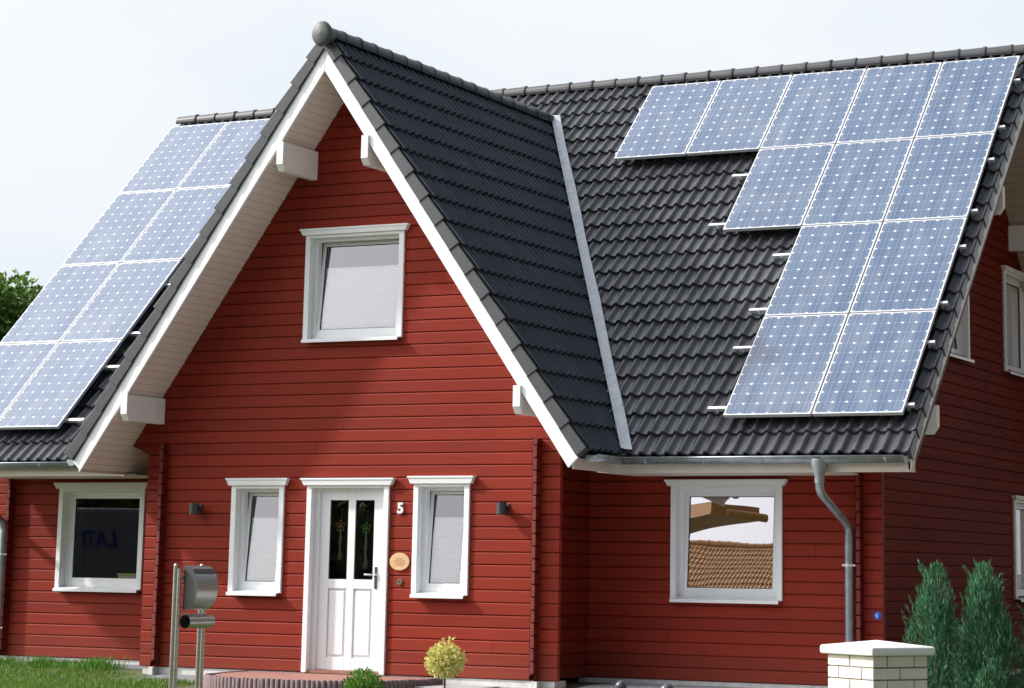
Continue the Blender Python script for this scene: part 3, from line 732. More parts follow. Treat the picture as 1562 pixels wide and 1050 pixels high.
# wire flower ornaments hanging behind the two door lights
def ornament(xc, zc, m, label, tail):
    o = empty('door_ornament', (xc, .11, zc), label, 'ornament', 'wire flower ornaments in the door glass')
    mb = MB()
    for k in range(5):
        a = pi / 2 + 2 * pi * k / 5; pts = []
        for j in range(13):
            q = 2 * pi * j / 12; r = .034 + .030 * cos(q); s = .018 * sin(q)
            pts.append((xc + cos(a) * r - sin(a) * s, .112, zc + sin(a) * r + cos(a) * s))
        mb.tube(pts, .0042, 6)
    mb.ball((xc, .108, zc), .011, 10, 6)
    mb.build('flower', m, o)
    mb = MB(); mb.tube([(xc + .01, .112, zc + .05), (xc + .02, .112, zc + .19)], .0015, 4); mb.ball((xc + .02, .112, zc + .19), .008, 8, 6)
    mb.build('hook', M['bell'], o)
    mb = MB()
    for k in range(4):
        pts = [(xc + .01 * sin(j * .9 + k * 1.7) + (k - 1.5) * .006 * j / 8, .112 + k * .002, zc - .04 - j * tail / 12) for j in range(13)]
        mb.tube(pts, .0035, 5)
    mb.build('ribbon', M['ribbon'], o)
M['ribbon'] = mat('pale_ribbon', (.45, .42, .32), .6)
ornament(-.105, 1.645, mat('gold_wire', (.42, .26, .06), .35, metal=.4), 'gold wire flower with long ribbons in the left door pane', .34)
ornament(.238, 1.625, mat('green_wire', (.16, .42, .03), .4), 'green wire flower with long ribbons in the right door pane', .42)

# ------------------------------------------------------------------ things on the walls
def lamp(x, z, label):
    o = empty('wall_lamp', (x, -.10, z), label, 'lamp', 'wall lamps either side of the door')
    mb = MB(); mb.tube([(x, -.115, z - .066), (x, -.115, z + .064)], .055, 24, cap=False); mb.tube([(x, -.115, z + .050), (x, -.115, z + .062)], .0545, 24); mb.tube([(x, -.115, z - .04), (x, -.115, z - .03)], .054, 24)
    mb.build('lamp_shade', M['lamp'], o)
    mb = MB(); mb.box(x - .028, x + .028, -.065, -.012, z - .03, z + .03); mb.box(x - .045, x + .045, -.012, .002, z - .055, z + .055)
    mb.build('bracket', M['lamp'], o, bevel=.003)
lamp(-1.99, 1.835, 'dark cylindrical wall lamp left of the narrow window near the mailbox')
lamp(2.10, 1.845, 'dark cylindrical wall lamp casting a shadow near the right corner of the bay')
# house number
cu = bpy.data.curves.new('n', 'FONT'); cu.body = '5'; cu.size = .165; cu.extrude = .010; cu.offset = .006; cu.align_x = 'CENTER'; cu.align_y = 'CENTER'
to = bpy.data.objects.new('tmp', cu); COL.objects.link(to); bpy.context.view_layer.update()
me = bpy.data.meshes.new_from_object(to.evaluated_get(bpy.context.evaluated_depsgraph_get())); bpy.data.objects.remove(to)
me.materials.clear(); me.materials.append(M['white'])
o = bpy.data.objects.new('house_number', me); COL.objects.link(o); o.location = (.757, -.012, 1.842); o.rotation_euler = (pi / 2, 0, 0)
tag(o, 'white house number 5 on the red wall right of the front door', 'house number')
# oval plaque
o = empty('oval_plaque', (.765, -.01, 1.252), 'oval pale wooden name plaque between door and narrow window', 'plaque')
mb = MB(); n = 40
def oval(rx, rz, y): return [(.765 + rx * cos(2 * pi * k / n), y, 1.252 + rz * sin(2 * pi * k / n)) for k in range(n)]
mb.prism(oval(.128, .098, -.004), (0, -.016, 0)); mb.build('board', M['wood'], o, bevel=.004)
mb = MB()
for i, zz in enumerate((1.285, 1.262, 1.238, 1.215)):
    a = -.07 if i in (1, 2) else -.045
    x = a
    while x < -a:
        w = random.uniform(.008, .016); mb.box(.765 + x, .765 + x + w, -.0215, -.020, zz - .006, zz + .006); x += w + .005
mb.build('carving', mat('burnt_lettering', (.50, .26, .12), .6), o)
# bell
o = empty('door_bell', (.768, -.01, 1.03), 'small round steel door bell below the oval plaque', 'door bell')
mb = MB(); mb.tube([(.768, .0, 1.03), (.768, -.016, 1.03)], .036, 20); mb.build('bell_plate', M['bell'], o, bevel=.003)
mb = MB(); mb.tube([(.768, -.016, 1.03), (.768, -.022, 1.03)], .012, 12); mb.build('button', M['lamp'], o)
# blue hydrant sticker
o = empty('round_sticker', (5.97, YM - .01, .752), 'small round blue sticker on the right corner log ends', 'sticker')
mb = MB(); mb.prism([(5.97 + .042 * cos(2 * pi * k / 24), YM - .003, .752 + .042 * sin(2 * pi * k / 24)) for k in range(24)], (0, -.004, 0)); mb.build('disc', M['blue'], o)
mb = MB(); mb.prism([(5.97 + a, YM - .0085, .752 + b) for a, b in ((-.018, .0), (-.002, .022), (.006, .022), (-.004, .004), (.008, -.022), (.0, -.022))], (0, -.001, 0)); mb.build('symbol', M['white'], o)

# ------------------------------------------------------------------ solar panels
WP, HP = 1.0213, 1.7137; PY0, PZ0 = 5.2313, 7.6737; XR = 6.566; XLc = -5.4466
def on_roof(x, v, lift=0.): return Vector((x, PY0 - v * cos(AM) - lift * sin(AM), PZ0 - v * sin(AM) + lift * cos(AM)))
def make_panel():
    """local frame: x to the right, y up the slope, z out of the roof; origin top right corner"""
    root = bpy.data.objects.new('solar_panel', None); COL.objects.link(root); root.empty_display_size = .2
    g = .010; a0, a1, b0, b1 = -WP + g, -g, -HP + g, -g; fw = .016
    mb = MB()
    mb.box(a0, a1, b1 - fw, b1, -.042, 0); mb.box(a0, a1, b0, b0 + fw, -.042, 0); mb.box(a0, a0 + fw, b0 + fw, b1 - fw, -.042, 0); mb.box(a1 - fw, a1, b0 + fw, b1 - fw, -.042, 0)
    mb.build('frame', M['panel_frame'], root, bevel=.002, world=False)
    mb = MB(); mb.quad((a0 + fw, b0 + fw, -.004), (a1 - fw, b0 + fw, -.004), (a1 - fw, b1 - fw, -.004), (a0 + fw, b1 - fw, -.004))
    s = mb.build('cell_sheet', M['solar'], root, world=False)
    uv = s.data.uv_layers.new(name='UVMap'); m = .05
    for i, c in enumerate(((-m, -m), (6 + m, -m), (6 + m, 10 + m), (-m, 10 + m))): uv.data[i].uv = c
    mb = MB(); mb.quad((a0 + fw, b0 + fw, -.035), (a1 - fw, b0 + fw, -.035), (a1 - fw, b1 - fw, -.035), (a0 + fw, b1 - fw, -.035)); mb.build('back_sheet', M['black'], root, world=False)
    return root
M['panel_frame'] = mat('silver_panel_frame', (.60, .61, .64), .4, metal=.3)
proto = make_panel()
used = False
def place_panel(x, row, label):
    global used
    if not used: r = proto; used = True; kids = None
    else:
        r = proto.copy(); COL.objects.link(r)
        for ch in proto.children:
            c = ch.copy(); COL.objects.link(c); c.parent = r
    p = on_roof(x, row * HP); r.location = p; r.rotation_euler = (AM, 0, 0)
    tag(r, label, 'solar panel', 'solar panels on the tiled roof')
rows = ['top', 'second', 'third', 'bottom']; pos5 = ['rightmost', 'second from the right', 'middle', 'second from the left', 'leftmost']
for i in range(5): place_panel(XR - i * WP, 0, 'blue solar panel, %s of five in the top row, right-hand array' % pos5[i])
for i in range(3): place_panel(XR - i * WP, 1, 'blue solar panel, %s of three in the second row, right-hand array' % ['rightmost', 'middle', 'leftmost'][i])
for r in (2, 3):
    for i in range(2): place_panel(XR - i * WP, r, 'blue solar panel, %s in the %s row of the right-hand array' % (['right one', 'left one'][i], rows[r]))
for r in range(4):
    for i in range(2): place_panel(XLc + WP - i * WP, r, 'pale grey solar panel, %s in the %s row of the left-hand array' % (['right one', 'left one'][i], rows[r]))
# mounting rails
def rail(xa, xb, v, label):
    p = on_roof((xa + xb) / 2, v, -.07); o = empty('mounting_rail', tuple(p), label, 'mounting rail', 'aluminium rails under the solar panels')
    mb = MB()
    c = [on_roof(xa, v - .02, -.088), on_roof(xb, v - .02, -.088), on_roof(xb, v + .02, -.088), on_roof(xa, v + .02, -.088)]
    d = [on_roof(xa, v - .02, -.046), on_roof(xb, v - .02, -.046), on_roof(xb, v + .02, -.046), on_roof(xa, v + .02, -.046)]
    mb.hexa(c, d); mb.build('rail', M['alu'], o, bevel=.003)
    n = max(2, int((xb - xa) / 1.1) + 1)
    for k in range(n):
        mb = MB(); x = xa + .10 + (xb - xa - .17) * k / (n - 1)
        a = on_roof(x, v + .03, -.07); b = on_roof(x, v + .05, -.10); cc = on_roof(x, v + .02, -.125); e = on_roof(x, v - .10, -.14)
        mb.tube([a, b, cc, e], .012, 8)
        mb.build('roof_hook', M['zinc'], o)
w5 = [5, 3, 2, 2]; which = ['upper', 'lower']
for r in range(4):
    for q, dv in enumerate((.49, 1.52)):
        rail(XR - w5[r] * WP - (.24 if r else .05), XR + .07, r * HP + dv, '%s aluminium rail under the %s row of the right-hand solar array' % (which[q], rows[r]))
        rail(XLc - WP - .06, XLc + WP + .26, r * HP + dv, '%s aluminium rail under the %s row of the left-hand solar array' % (which[q], rows[r]))

# ------------------------------------------------------------------ ground
def sheet(name, xs, ys, dz, m, label=None, kind='structure', clip=None):
    mb = MB(); nx = len(xs)
    for y in ys:
        for x in xs: mb.v.append((x, y, ground(x, y) + dz))
    for j in range(len(ys) - 1):
        for i in range(nx - 1):
            mb.f.append((j * nx + i, j * nx + i + 1, (j + 1) * nx + i + 1, (j + 1) * nx + i)); mb.sm.append(False)
    o = mb.build(name, m); o['kind'] = kind; return o
XSr = [-2500, -500, -100, -40, -20, -10, -5, 0, 5, 10, 20, 40, 100, 500, 2500]
YSr = [-2500, -500, -100, -40, -30, -22, -15, -10, -6, -3, -1.2, 0, .5, 5, 20, 60, 200, 2500]
o = sheet('ground', XSr, YSr, 0, M['lawn']); o['label'] = 'grassy ground around the house'
M['gravel'] = mat('dark_gravel', (.10, .105, .115), .9, color2=(.30, .31, .34), vscale=55, bump=1., bscale=70)
yst = [-1.2, -.8, -.4, 0, .2]
o = sheet('gravel_path', [-2.4, -1.2, 0, 1.2, 2.9], [-.75, -.5, -.2, 0, .05], .004, M['gravel'])
o2 = sheet('gravel_strip', [-8, -6, -4, -2.2], [.42, .5, 1.3], .004, M['gravel'])
M['gravel_pale'] = mat('pale_stone_chippings', (.27, .29, .33), .9, color2=(.58, .60, .64), vscale=28, bump=1., bscale=50)
o = sheet('stone_bed', [2.9, 4, 5, 6, 7], [-3.2, -2, -1.2, -.5, 0, .5, 1.3], .008, M['gravel_pale'])
o3 = sheet('bay_side_path', [1.2, 2.0, 2.9], [-3.2, -2, -1.2, -.75], .004, M['gravel'])
# street and pavement (behind the camera)
mb = MB(); mb.box(-80, 80, -33, -26.5, -.40, -.34); o = mb.build('road', mat('asphalt', (.05, .05, .052), .9, var=.25, vscale=5, bump=.4, bscale=90)); o['kind'] = 'structure'
mb = MB(); mb.box(-80, 80, -26.5, -24.4, -.40, -.24); mb.box(-80, 80, -35.1, -33, -.40, -.24); o = mb.build('pavement', M['slab']); o['kind'] = 'structure'
# paving slabs beside the porch
mb = MB()
for i in range(3):
    for j in range(2): mb.box(1.15 + i * .31, 1.15 + i * .31 + .3, -.62 + j * .31, -.62 + j * .31 + .3, -.12, -.075)
o = mb.build('stepping_slabs', M['slab'], bevel=.004); o['kind'] = 'structure'

# porch step: rounded platform of red pavers edged with ribbed palisade
porch = empty('porch_step', (.05, -.5, 0), 'rounded entrance platform of red pavers edged with dark ribbed concrete', 'porch step')
def rim(t, k=1.):
    # t 0..1 from left wall point round the front to the right
    a = pi + pi * t; ex = .62
    c, s = cos(a), sin(a); return (.06 + k * 1.30 * (abs(c) ** ex) * (1 if c > 0 else -1), -.02 - k * 1.50 * abs(s) ** .8)
mb = MB(); n = 60
top = [rim(i / n, .94) for i in range(n + 1)]
vs = [(x, y, -.012) for x, y in top]; mb.add(vs, [tuple(range(n + 1))])
mb.build('paving', M['porch'], porch)
mb = MB(); pts = []
N = 400; path = [rim(i / N) for i in range(N + 1)]; d = [0]
for i in range(N): d.append(d[-1] + math.dist(path[i], path[i + 1]))
step = .058; k = 0; s = 0
while s < d[-1]:
    while d[k + 1] < s: k += 1
    x, y = path[k]; nx, ny = path[k + 1]; a = atan2(ny - y, nx - x)
    jz = random.uniform(-.004, .004)
    mb.tube([(x, y, -.3), (x, y, -.012 + jz), (x, y, -.004 + jz)], [.033, .033, .024], 9); s += step
mb.build('palisade', M['palisade'], porch)
mb = MB(); q = [rim(i / n, .975) for i in range(n + 1)]
mb.add([(x, y, -.3) for x, y in q] + [(x, y, -.03) for x, y in q], [(i, i + 1, n + 2 + i, n + 1 + i) for i in range(n)]); mb.add([(x, y, -.022) for x, y in q], [tuple(range(n + 1))])
mb.build('bedding', M['palisade'], porch)

# lawn
rng = random.Random(11)
def blades(name, n, fx, hmin, hmax, m, lab):
    mb = MB()
    for _ in range(n):
        x, y = fx(); z = ground(x, y); a = rng.uniform(0, 2 * pi); hh = rng.uniform(hmin, hmax) * (.7 + .6 * noise.noise(Vector((x * 1.3, y * 1.3, 2))) + .3); w = rng.uniform(.003, .006)
        lx, ly = rng.gauss(0, .35) * hh, rng.gauss(0, .35) * hh
        c, s = cos(a) * w, sin(a) * w
        mb.add([(x - c, y - s, z), (x + c, y + s, z), (x + c * .6 + lx * .4, y + s * .6 + ly * .4, z + hh * .6), (x - c * .6 + lx * .4, y - s * .6 + ly * .4, z + hh * .6), (x + lx, y + ly, z + hh)], [(0, 1, 2, 3), (3, 2, 4)])
    o = mb.build(name, m); o['kind'] = 'stuff'; o['label'] = lab; return o
def lawn_pt():
    while True:
        x = rng.uniform(-7.5, 2.3); y = rng.uniform(-5.2, .62)
        edge = .48 + .10 * noise.noise(Vector((x * 1.5, 0, 0))) if x < -3.3 else (-.02 if x < -2.7 else -.62) + .15 * noise.noise(Vector((x * 1.7, 3, 0)))
        if y > edge: continue
        if x > -1.35 and y > -1.7 + .1 * x: continue
        if x > .6 and y > -2.6: continue
        return x, y
blades('grass', 52000, lawn_pt, .03, .065, M['grass'], 'short green lawn in front of the left wing')
def tuft_pt():
    c = rng.choice([(-4.15, .46), (-3.95, .40), (-3.75, .40), (-4.5, .45), (-4.3, .25), (-3.6, .2), (-5.2, .45)]); return c[0] + rng.gauss(0, .16), min(.55, c[1] + rng.gauss(0, .08))
blades('weeds', 2600, tuft_pt, .06, .13, M['bush_leaf'], 'taller weeds at the back edge of the lawn')

# ------------------------------------------------------------------ plants
def leaf_quad(mb, p, d, up, l, w):
    d = d.normalized(); s = d.cross(up); 
    if s.length < 1e-4: s = d.cross(Vector((1, 0, 0)))
    s.normalize(); p = Vector(p)
    mb.add([p, p + d * l * .5 + s * w, p + d * l, p + d * l * .5 - s * w], [(0, 1, 2, 3)])
def rdir(r):
    while True:
        v = Vector((r.uniform(-1, 1), r.uniform(-1, 1), r.uniform(-1, 1)))
        if .05 < v.length < 1: return v.normalized()
def conifer(x, y, H, R, seed, label, lean=0., spikes=14):
    r = random.Random(seed); z0 = ground(x, y)
    o = empty('columnar_juniper', (x, y, z0), label, 'conifer', 'young columnar conifers behind the brick pillar')
    mb = MB(); mb.tube([(x, y, z0 - .05), (x, y, z0 + H * .4), (x + lean, y, z0 + H * .9)], [.03, .02, .005], 8); mb.build('trunk', M['bark'], o)
    mb = MB()
    lobes = []
    for k in range(spikes):
        zz = r.uniform(.0, .80) ** 1.15 * H; a = r.uniform(0, 2 * pi); f = zz / H
        rad = R * (1 - f) ** .45 * r.uniform(.35, .95)
        lobes.append((x + rad * cos(a) + lean * f, y + rad * sin(a), z0 + zz, H * r.uniform(.16, .30) * (1 - .3 * f), R * r.uniform(.22, .36)))
    for k in range(9): lobes.append((x + lean * (k / 9) + r.gauss(0, .02), y + r.gauss(0, .02), z0 + H * (k / 10.2), H * .27, R * (.66 - .022 * k)))
    for (cx, cy, cz, hh, rr) in lobes:
        n = int(360 * (hh * rr) / (.35 * .1)); n = min(n, 900)
        for _ in range(n):
            t = r.random() ** .8; a = r.uniform(0, 2 * pi); q = rr * (1 - t) ** .42 * (r.uniform(.55, 1.) + .1)
            p = Vector((cx + q * cos(a), cy + q * sin(a), cz + t * hh)); d = Vector((cos(a) * .35 * (1 - t), sin(a) * .35 * (1 - t), 1)) + rdir(r) * .28
            leaf_quad(mb, p, d, rdir(r), r.uniform(.035, .075), r.uniform(.0025, .0055))
    for _ in range(90):      # loose leading shoots that break the outline
        f = r.random() ** .8; a = r.uniform(0, 2 * pi); q = R * (1 - f) ** .5 * .95 + .01; b = Vector((x + lean * f + q * cos(a), y + q * sin(a), z0 + H * f * 1.02))
        d = Vector((cos(a) * .45, sin(a) * .45, 1)) + rdir(r) * .35; ll = r.uniform(.07, .17) * (1.15 - .4 * f)
        for j in range(26):
            t = r.random(); p = b + d.normalized() * ll * t; leaf_quad(mb, p + rdir(r) * .010 * (1 - t), d + rdir(r) * .5, rdir(r), r.uniform(.025, .05), r.uniform(.002, .004))
    mb.build('foliage', M['thuja'], o)
conifer(8.55, -4.92, 1.37, .30, 21, 'blue-green columnar conifer just right of the brick pillar', lean=-.03)
conifer(8.93, -4.80, 1.38, .34, 22, 'blue-green columnar conifer with a pointed crown, middle one of the row', lean=-.03, spikes=20)
conifer(8.70, -4.45, .95, .32, 23, 'shorter conifer filling the gap between the two tall columnar conifers')
conifer(9.28, -4.55, 1.12, .26, 24, 'conifer at the right edge of the photo, only its tip showing')

o = empty('standard_shrub', (2.60, -2.2, ground(2.6, -2.2)), 'small ball-shaped shrub with yellow variegated leaves on a thin stem', 'shrub')
r = random.Random(5); mb = MB(); zc = .275; gz = ground(2.6, -2.2)
mb.tube([(2.6, -2.2, gz - .05), (2.605, -2.2, gz + .12), (2.597, -2.2, zc - .05)], [.014, .012, .010], 8)
for k in range(12):
    d = rdir(r); d.z = abs(d.z) * .8 + .1; mb.tube([(2.597, -2.2, zc - .1), Vector((2.597, -2.2, zc - .02)) + d * .15], [.006, .003], 5)
mb.build('stem', M['bark'], o)
mb = MB()
for k in range(1900):
    d = rdir(r); q = (r.random() ** .45) * (.195 + .02 * noise.noise(d * 2.5)); 
    if k % 110 == 0: d = Vector((r.gauss(.15, .12), r.gauss(0, .12), 1)).normalized(); q = r.uniform(.18, .27)
    p = Vector((2.6, -2.2, zc)) + Vector((d.x, d.y, d.z * .86)) * q
    leaf_quad(mb, p, d + rdir(r) * .9, rdir(r), r.uniform(.030, .048), r.uniform(.008, .013))
mb.build('foliage', M['gold_leaf'], o)

o = empty('box_bush', (2.0, -2.75, ground(2, -2.75)), 'low bright green leafy bush in front of the porch step', 'bush')
mb = MB(); r = random.Random(6)
for k in range(8): mb.tube([(2.0 + r.gauss(0, .03), -2.75 + r.gauss(0, .03), ground(2, -2.75) - .02), (2.0 + r.gauss(0, .1), -2.75 + r.gauss(0, .1), .05)], [.008, .004], 5)
mb.build('stem', M['bark'], o)
mb = MB()
for k in range(2300):
    d = rdir(r); q = r.random() ** .35
    p = Vector((2.0, -2.75, -.04)) + Vector((d.x * .205, d.y * .2, d.z * .225)) * q * (1 + .12 * noise.noise(d * 3))
    leaf_quad(mb, p, d * .8 + Vector((0, 0, .6)) + rdir(r) * .7, rdir(r), r.uniform(.03, .05), r.uniform(.007, .011))
mb.build('foliage', M['bush_leaf'], o)

# tree behind the left end of the house
def tree(name, x, y, H, R, seed, label, nl=9000, leaf=.16, m='tree_leaf', zr=.62, group=None, squash=1.):
    r = random.Random(seed); z0 = -.06 if y > 0 else -.35
    o = empty(name, (x, y, z0), label, 'tree', group); mb = MB()
    top = Vector((x, y, z0 + H * .55)); mb.tube([(x, y, z0 - .2), (x + .1, y, z0 + H * .25), top], [R * .09, R * .065, R * .045], 10)
    clumps = []
    for k in range(22):
        d = rdir(r); d.z = d.z * .9 + .15
        c = Vector((x, y, z0 + H * zr)) + Vector((d.x * R * .75, d.y * R * .75, d.z * H * (1 - zr) * .78)) * r.uniform(.45, 1.); clumps.append((c, R * r.uniform(.26, .42)))
        mb.tube([top - Vector((0, 0, H * r.uniform(.05, .25))), (top + c) / 2 + rdir(r) * .2, c], [R * .035, R * .022, R * .008], 6)
    mb.build('trunk', M['bark'], o); mb = MB()
    for k in range(nl):
        c, q = clumps[r.randrange(len(clumps))]; d = rdir(r); p = c + d * q * r.random() ** .4
        leaf_quad(mb, p, d + rdir(r), rdir(r), leaf * r.uniform(.7, 1.3), leaf * r.uniform(.25, .4))
    mb.build('crown', M[m], o)
tree('deciduous_tree', -17.5, 15.2, 7.9, 2.3, 31, 'green leafy tree rising behind the left solar panels', nl=15000, leaf=.15)

# ------------------------------------------------------------------ mailbox on two posts
mx, my = 1.27, -4.95; gz = ground(mx, my)
o = empty('mailbox_stand', (mx, my + .2, gz), 'stainless steel mailbox with newspaper tube mounted between two steel posts', 'mailbox')
for yy in (my, my + .415):
    mb = MB(); mb.tube([(mx - .012, yy, gz - .1), (mx - .012, yy, 1.185)], .0205, 16); mb.tube([(mx + .03, yy, gz - .1), (mx + .03, yy, 1.155)], .0205, 16)
    mb.tube([(mx - .012, yy, 1.185), (mx - .012, yy, 1.195), (mx - .012, yy, 1.20)], [.0205, .016, .006], 16)
    mb.build('post', M['steel'], o)
mb = MB(); prof = [(mx + .055, 1.185)]
for k in range(21):
    t = pi / 2 - pi * k / 20; prof.append((mx + .075 + .135 * cos(t), .982 + .203 * sin(t)))
prof.append((mx + .055, .779))
ya, yb = my + .04, my + .375
m_ = len(prof)
mb.add([(px, ya, pz) for px, pz in prof] + [(px, yb, pz) for px, pz in prof], [(i, (i + 1) % m_, m_ + (i + 1) % m_, m_ + i) for i in range(m_)], True)
mb.build('letter_box', M['steel'], o)
mb = MB(); mb.prism([(px, ya - .002, pz) for px, pz in prof], (0, .004, 0)); mb.build('end_plate', M['steel_dark'], o); mb = MB(); mb.prism([(px, yb - .002, pz) for px, pz in prof], (0, .004, 0)); mb.build('end_plate', M['steel_dark'], o)
mb = MB()
for (t0, t1) in ((.42, .50),):
    vs = []
    for k in range(6):
        t = pi / 2 - pi * (.18 + .02 * k); vs += [(mx + .078 + .138 * cos(t), ya + .004, .982 + .206 * sin(t)), (mx + .078 + .138 * cos(t), yb - .004, .982 + .206 * sin(t))]
    mb.add(vs, [(2 * k, 2 * k + 1, 2 * k + 3, 2 * k + 2) for k in range(5)])
mb.build('slot_flap', M['steel_dark'], o)
mb = MB(); mb.tube([(mx + .115, my - .0, .672), (mx + .115, my + .40, .672)], .060, 26, cap=False); mb.tube([(mx + .115, my - .0, .672), (mx + .115, my + .40, .672)], .055, 26, cap=False)
mb.build('newspaper_tube', M['steel'], o)
mb = MB(); mb.tube([(mx + .115, my + .10, .672), (mx + .115, my + .11, .672)], .054, 20); mb.build('tube_back', M['black'], o)
mb = MB(); mb.box(mx + .03, mx + .07, my + .01, my + .40, .73, .745); mb.box(mx + .03, mx + .06, my + .01, my + .40, 1.06, 1.08); mb.build('bracket', M['steel'], o)

# dark garden spheres
for (x, y, rr, lab) in ((5.17, -3.54, .056, 'dark grey ball on a stake near the wall, the left one of two'), (5.56, -3.40, .068, 'dark grey ball on a stake, the right one of two')):
    o = empty('garden_sphere', (x, y, ground(x, y)), lab, 'garden ornament', 'dark garden spheres'); mb = MB()
    zc = .165 if x < 5.3 else .135
    mb.ball((x, y, zc), rr, 28, 16); mb.build('ball', mat('anthracite_glaze', (.06, .062, .07), .25), o); mb = MB(); mb.tube([(x, y, ground(x, y) - .05), (x, y, zc)], .009, 8); mb.build('stake', M['steel'], o)

# ------------------------------------------------------------------ brick pillar
px, py = 8.913, -7.417; S = .24; gz = ground(px, py); ang = radians(-31.1)
o = empty('brick_gate_pillar', (px, py, gz), 'cream brick gate pillar with a white stone cap', 'pillar'); o.rotation_euler = (0, 0, 0)
ca, sa = cos(ang), sin(ang)
def R2(x, y, z): return (px + x * ca - y * sa, py + x * sa + y * ca, z)
def rbox(mb, x0, x1, y0, y1, z0, z1): mb.hexa([R2(x0, y0, z0), R2(x1, y0, z0), R2(x1, y1, z0), R2(x0, y1, z0)], [R2(x0, y0, z1), R2(x1, y0, z1), R2(x1, y1, z1), R2(x0, y1, z1)])
ztop = .655
mb = MB(); rbox(mb, -S + .006, S - .006, -S + .006, S - .006, gz - .2, ztop); mb.build('mortar_core', M['mortar'], o)
mb = MB(); c = .0815; k = 0; j = .0105
z = ztop - j * .3
while z > gz - .1:
    z1, z0 = z, z - c + j
    full = .24
    if k % 2 == 0: cuts = [-S, -S + .2335, S]
    else: cuts = [-S, -S + .115, S - .125, S]
    for face in range(4):
        cu2 = cuts if face % 2 == 0 else ([-S, 0 + .0, S] if k % 2 else [-S, -S + .125, S - .115, S])
        for a, b in zip(cu2[:-1], cu2[1:]):
            a2, b2 = a + (j / 2 if a > -S + .001 else 0), b - (j / 2 if b < S - .001 else 0); e = random.uniform(-.0012, .0012)
            q = .02
            if face == 0: rbox(mb, a2, b2, -S - e, -S + q, z0, z1)
            elif face == 2: rbox(mb, a2, b2, S - q, S + e, z0, z1)
            elif face == 1: rbox(mb, S - q - .0, S + e + .0004, max(a2, -S + .0005), min(b2, S - .0005), z0 + .0003, z1 - .0003)
            else: rbox(mb, -S - e - .0004, -S + q, max(a2, -S + .0005), min(b2, S - .0005), z0 + .0003, z1 - .0003)
    z -= c; k += 1
mb.build('brickwork', M['brick'], o, bevel=.0025)
mb = MB(); Cc = S + .043; zt = ztop
lo = [R2(-Cc, -Cc, zt + .001), R2(Cc, -Cc, zt + .001), R2(Cc, Cc, zt + .001), R2(-Cc, Cc, zt + .001)]; hi = [R2(-Cc, -Cc, zt + .058), R2(Cc, -Cc, zt + .058), R2(Cc, Cc, zt + .058), R2(-Cc, Cc, zt + .058)]
mb.add(lo + hi + [R2(0, 0, zt + .098)], [(3, 2, 1, 0), (0, 1, 5, 4), (1, 2, 6, 5), (2, 3, 7, 6), (3, 0, 4, 7), (4, 5, 8), (5, 6, 8), (6, 7, 8), (7, 4, 8)])
cp = mb.build('cap', M['cap'], o, bevel=.014)

# objects just inside the left window
o = empty('storage_box', (-4.05, YM + .35, .9), 'pale yellow box on the inner sill of the left wing window', 'box')
mb = MB(); mb.box(-4.22, -3.84, YM + .21, YM + .36, .93, 1.035); mb.build('carton', mat('cream_card', (.75, .70, .42), .7), o, bevel=.004)
mb = MB(); mb.box(-4.23, -3.83, YM + .20, YM + .37, 1.037, 1.06); mb.build('lid', mat('yellow_card', (.70, .66, .25), .7), o, bevel=.003)
mb = MB(); mb.box(-4.93, -3.75, YM + .20, YM + .48, .86, .925); o = mb.build('inner_window_board', M['plastic'], house)

# ------------------------------------------------------------------ neighbours across the street (seen mirrored in the windows)
def neighbour(x0, x1, y0, y1, ze, zr_, label, roofcol, wall, name='neighbour_house'):
    o = empty(name, ((x0 + x1) / 2, (y0 + y1) / 2, -.35), label, 'house', 'houses across the street'); g = -.4; ym = (y0 + y1) / 2
    mb = MB(); mb.box(x0 + .4, x1 - .4, y0 + .6, y1 - .6, g, ze)
    for x in (x0 + .4, x1 - .4): mb.add([(x, y0 + .6, ze), (x, y1 - .6, ze), (x, ym, zr_ - .25)], [(0, 1, 2)])
    mb.build('wall', wall, o)
    mb = MB(); t = (zr_ - ze) / (ym - y0); a = math.atan(t); Sx = (ym - y0) / cos(a)
    tile_field(mb, (x1, y1, ze), (-1, 0, 0), (0, -cos(a), sin(a)), (0, sin(a), cos(a)), x1 - x0, Sx, int(Sx / .34), per=6)
    tile_field(mb, (x0, y0, ze), (1, 0, 0), (0, cos(a), sin(a)), (0, -sin(a), cos(a)), x1 - x0, Sx, int(Sx / .34), per=3)
    ridge_caps(mb, (x0, ym, zr_ + .02), (x1, ym, zr_ + .02), .13, .11, int((x1 - x0) / .36))
    mb.build('roof', roofcol, o)
    mb = MB()
    for k in range(int((x1 - x0) / 3)):
        xx = x0 + 1.6 + k * 3; mb.box(xx, xx + 1.1, y1 - .61, y1 - .58, .9, 2.1)
    f = mb.build('window_pane', M['glass_dark'], o)
    return o
M['n_roof'] = mat('brown_clay_tile', (.36, .17, .05), .6, color2=(.55, .30, .11), vscale=7, bump=.3, bscale=50)
M['n_roof2'] = mat('dark_brown_tile', (.12, .07, .05), .6, var=.3, vscale=5)
M['render'] = mat('beige_render', (.55, .50, .42), .9, var=.06, vscale=5)
M['render2'] = mat('dim_brick_wall', (.20, .12, .08), .9, var=.2, vscale=5)
neighbour(-27, -8, -62, -50, 4.4, 9.5, 'beige rendered house with brown tiled roof across the street', M['n_roof'], M['render'])
neighbour(-52, -30, -50, -39, 2.8, 7.0, 'dark brick house with low dark roof across the street', M['n_roof2'], M['render2'])
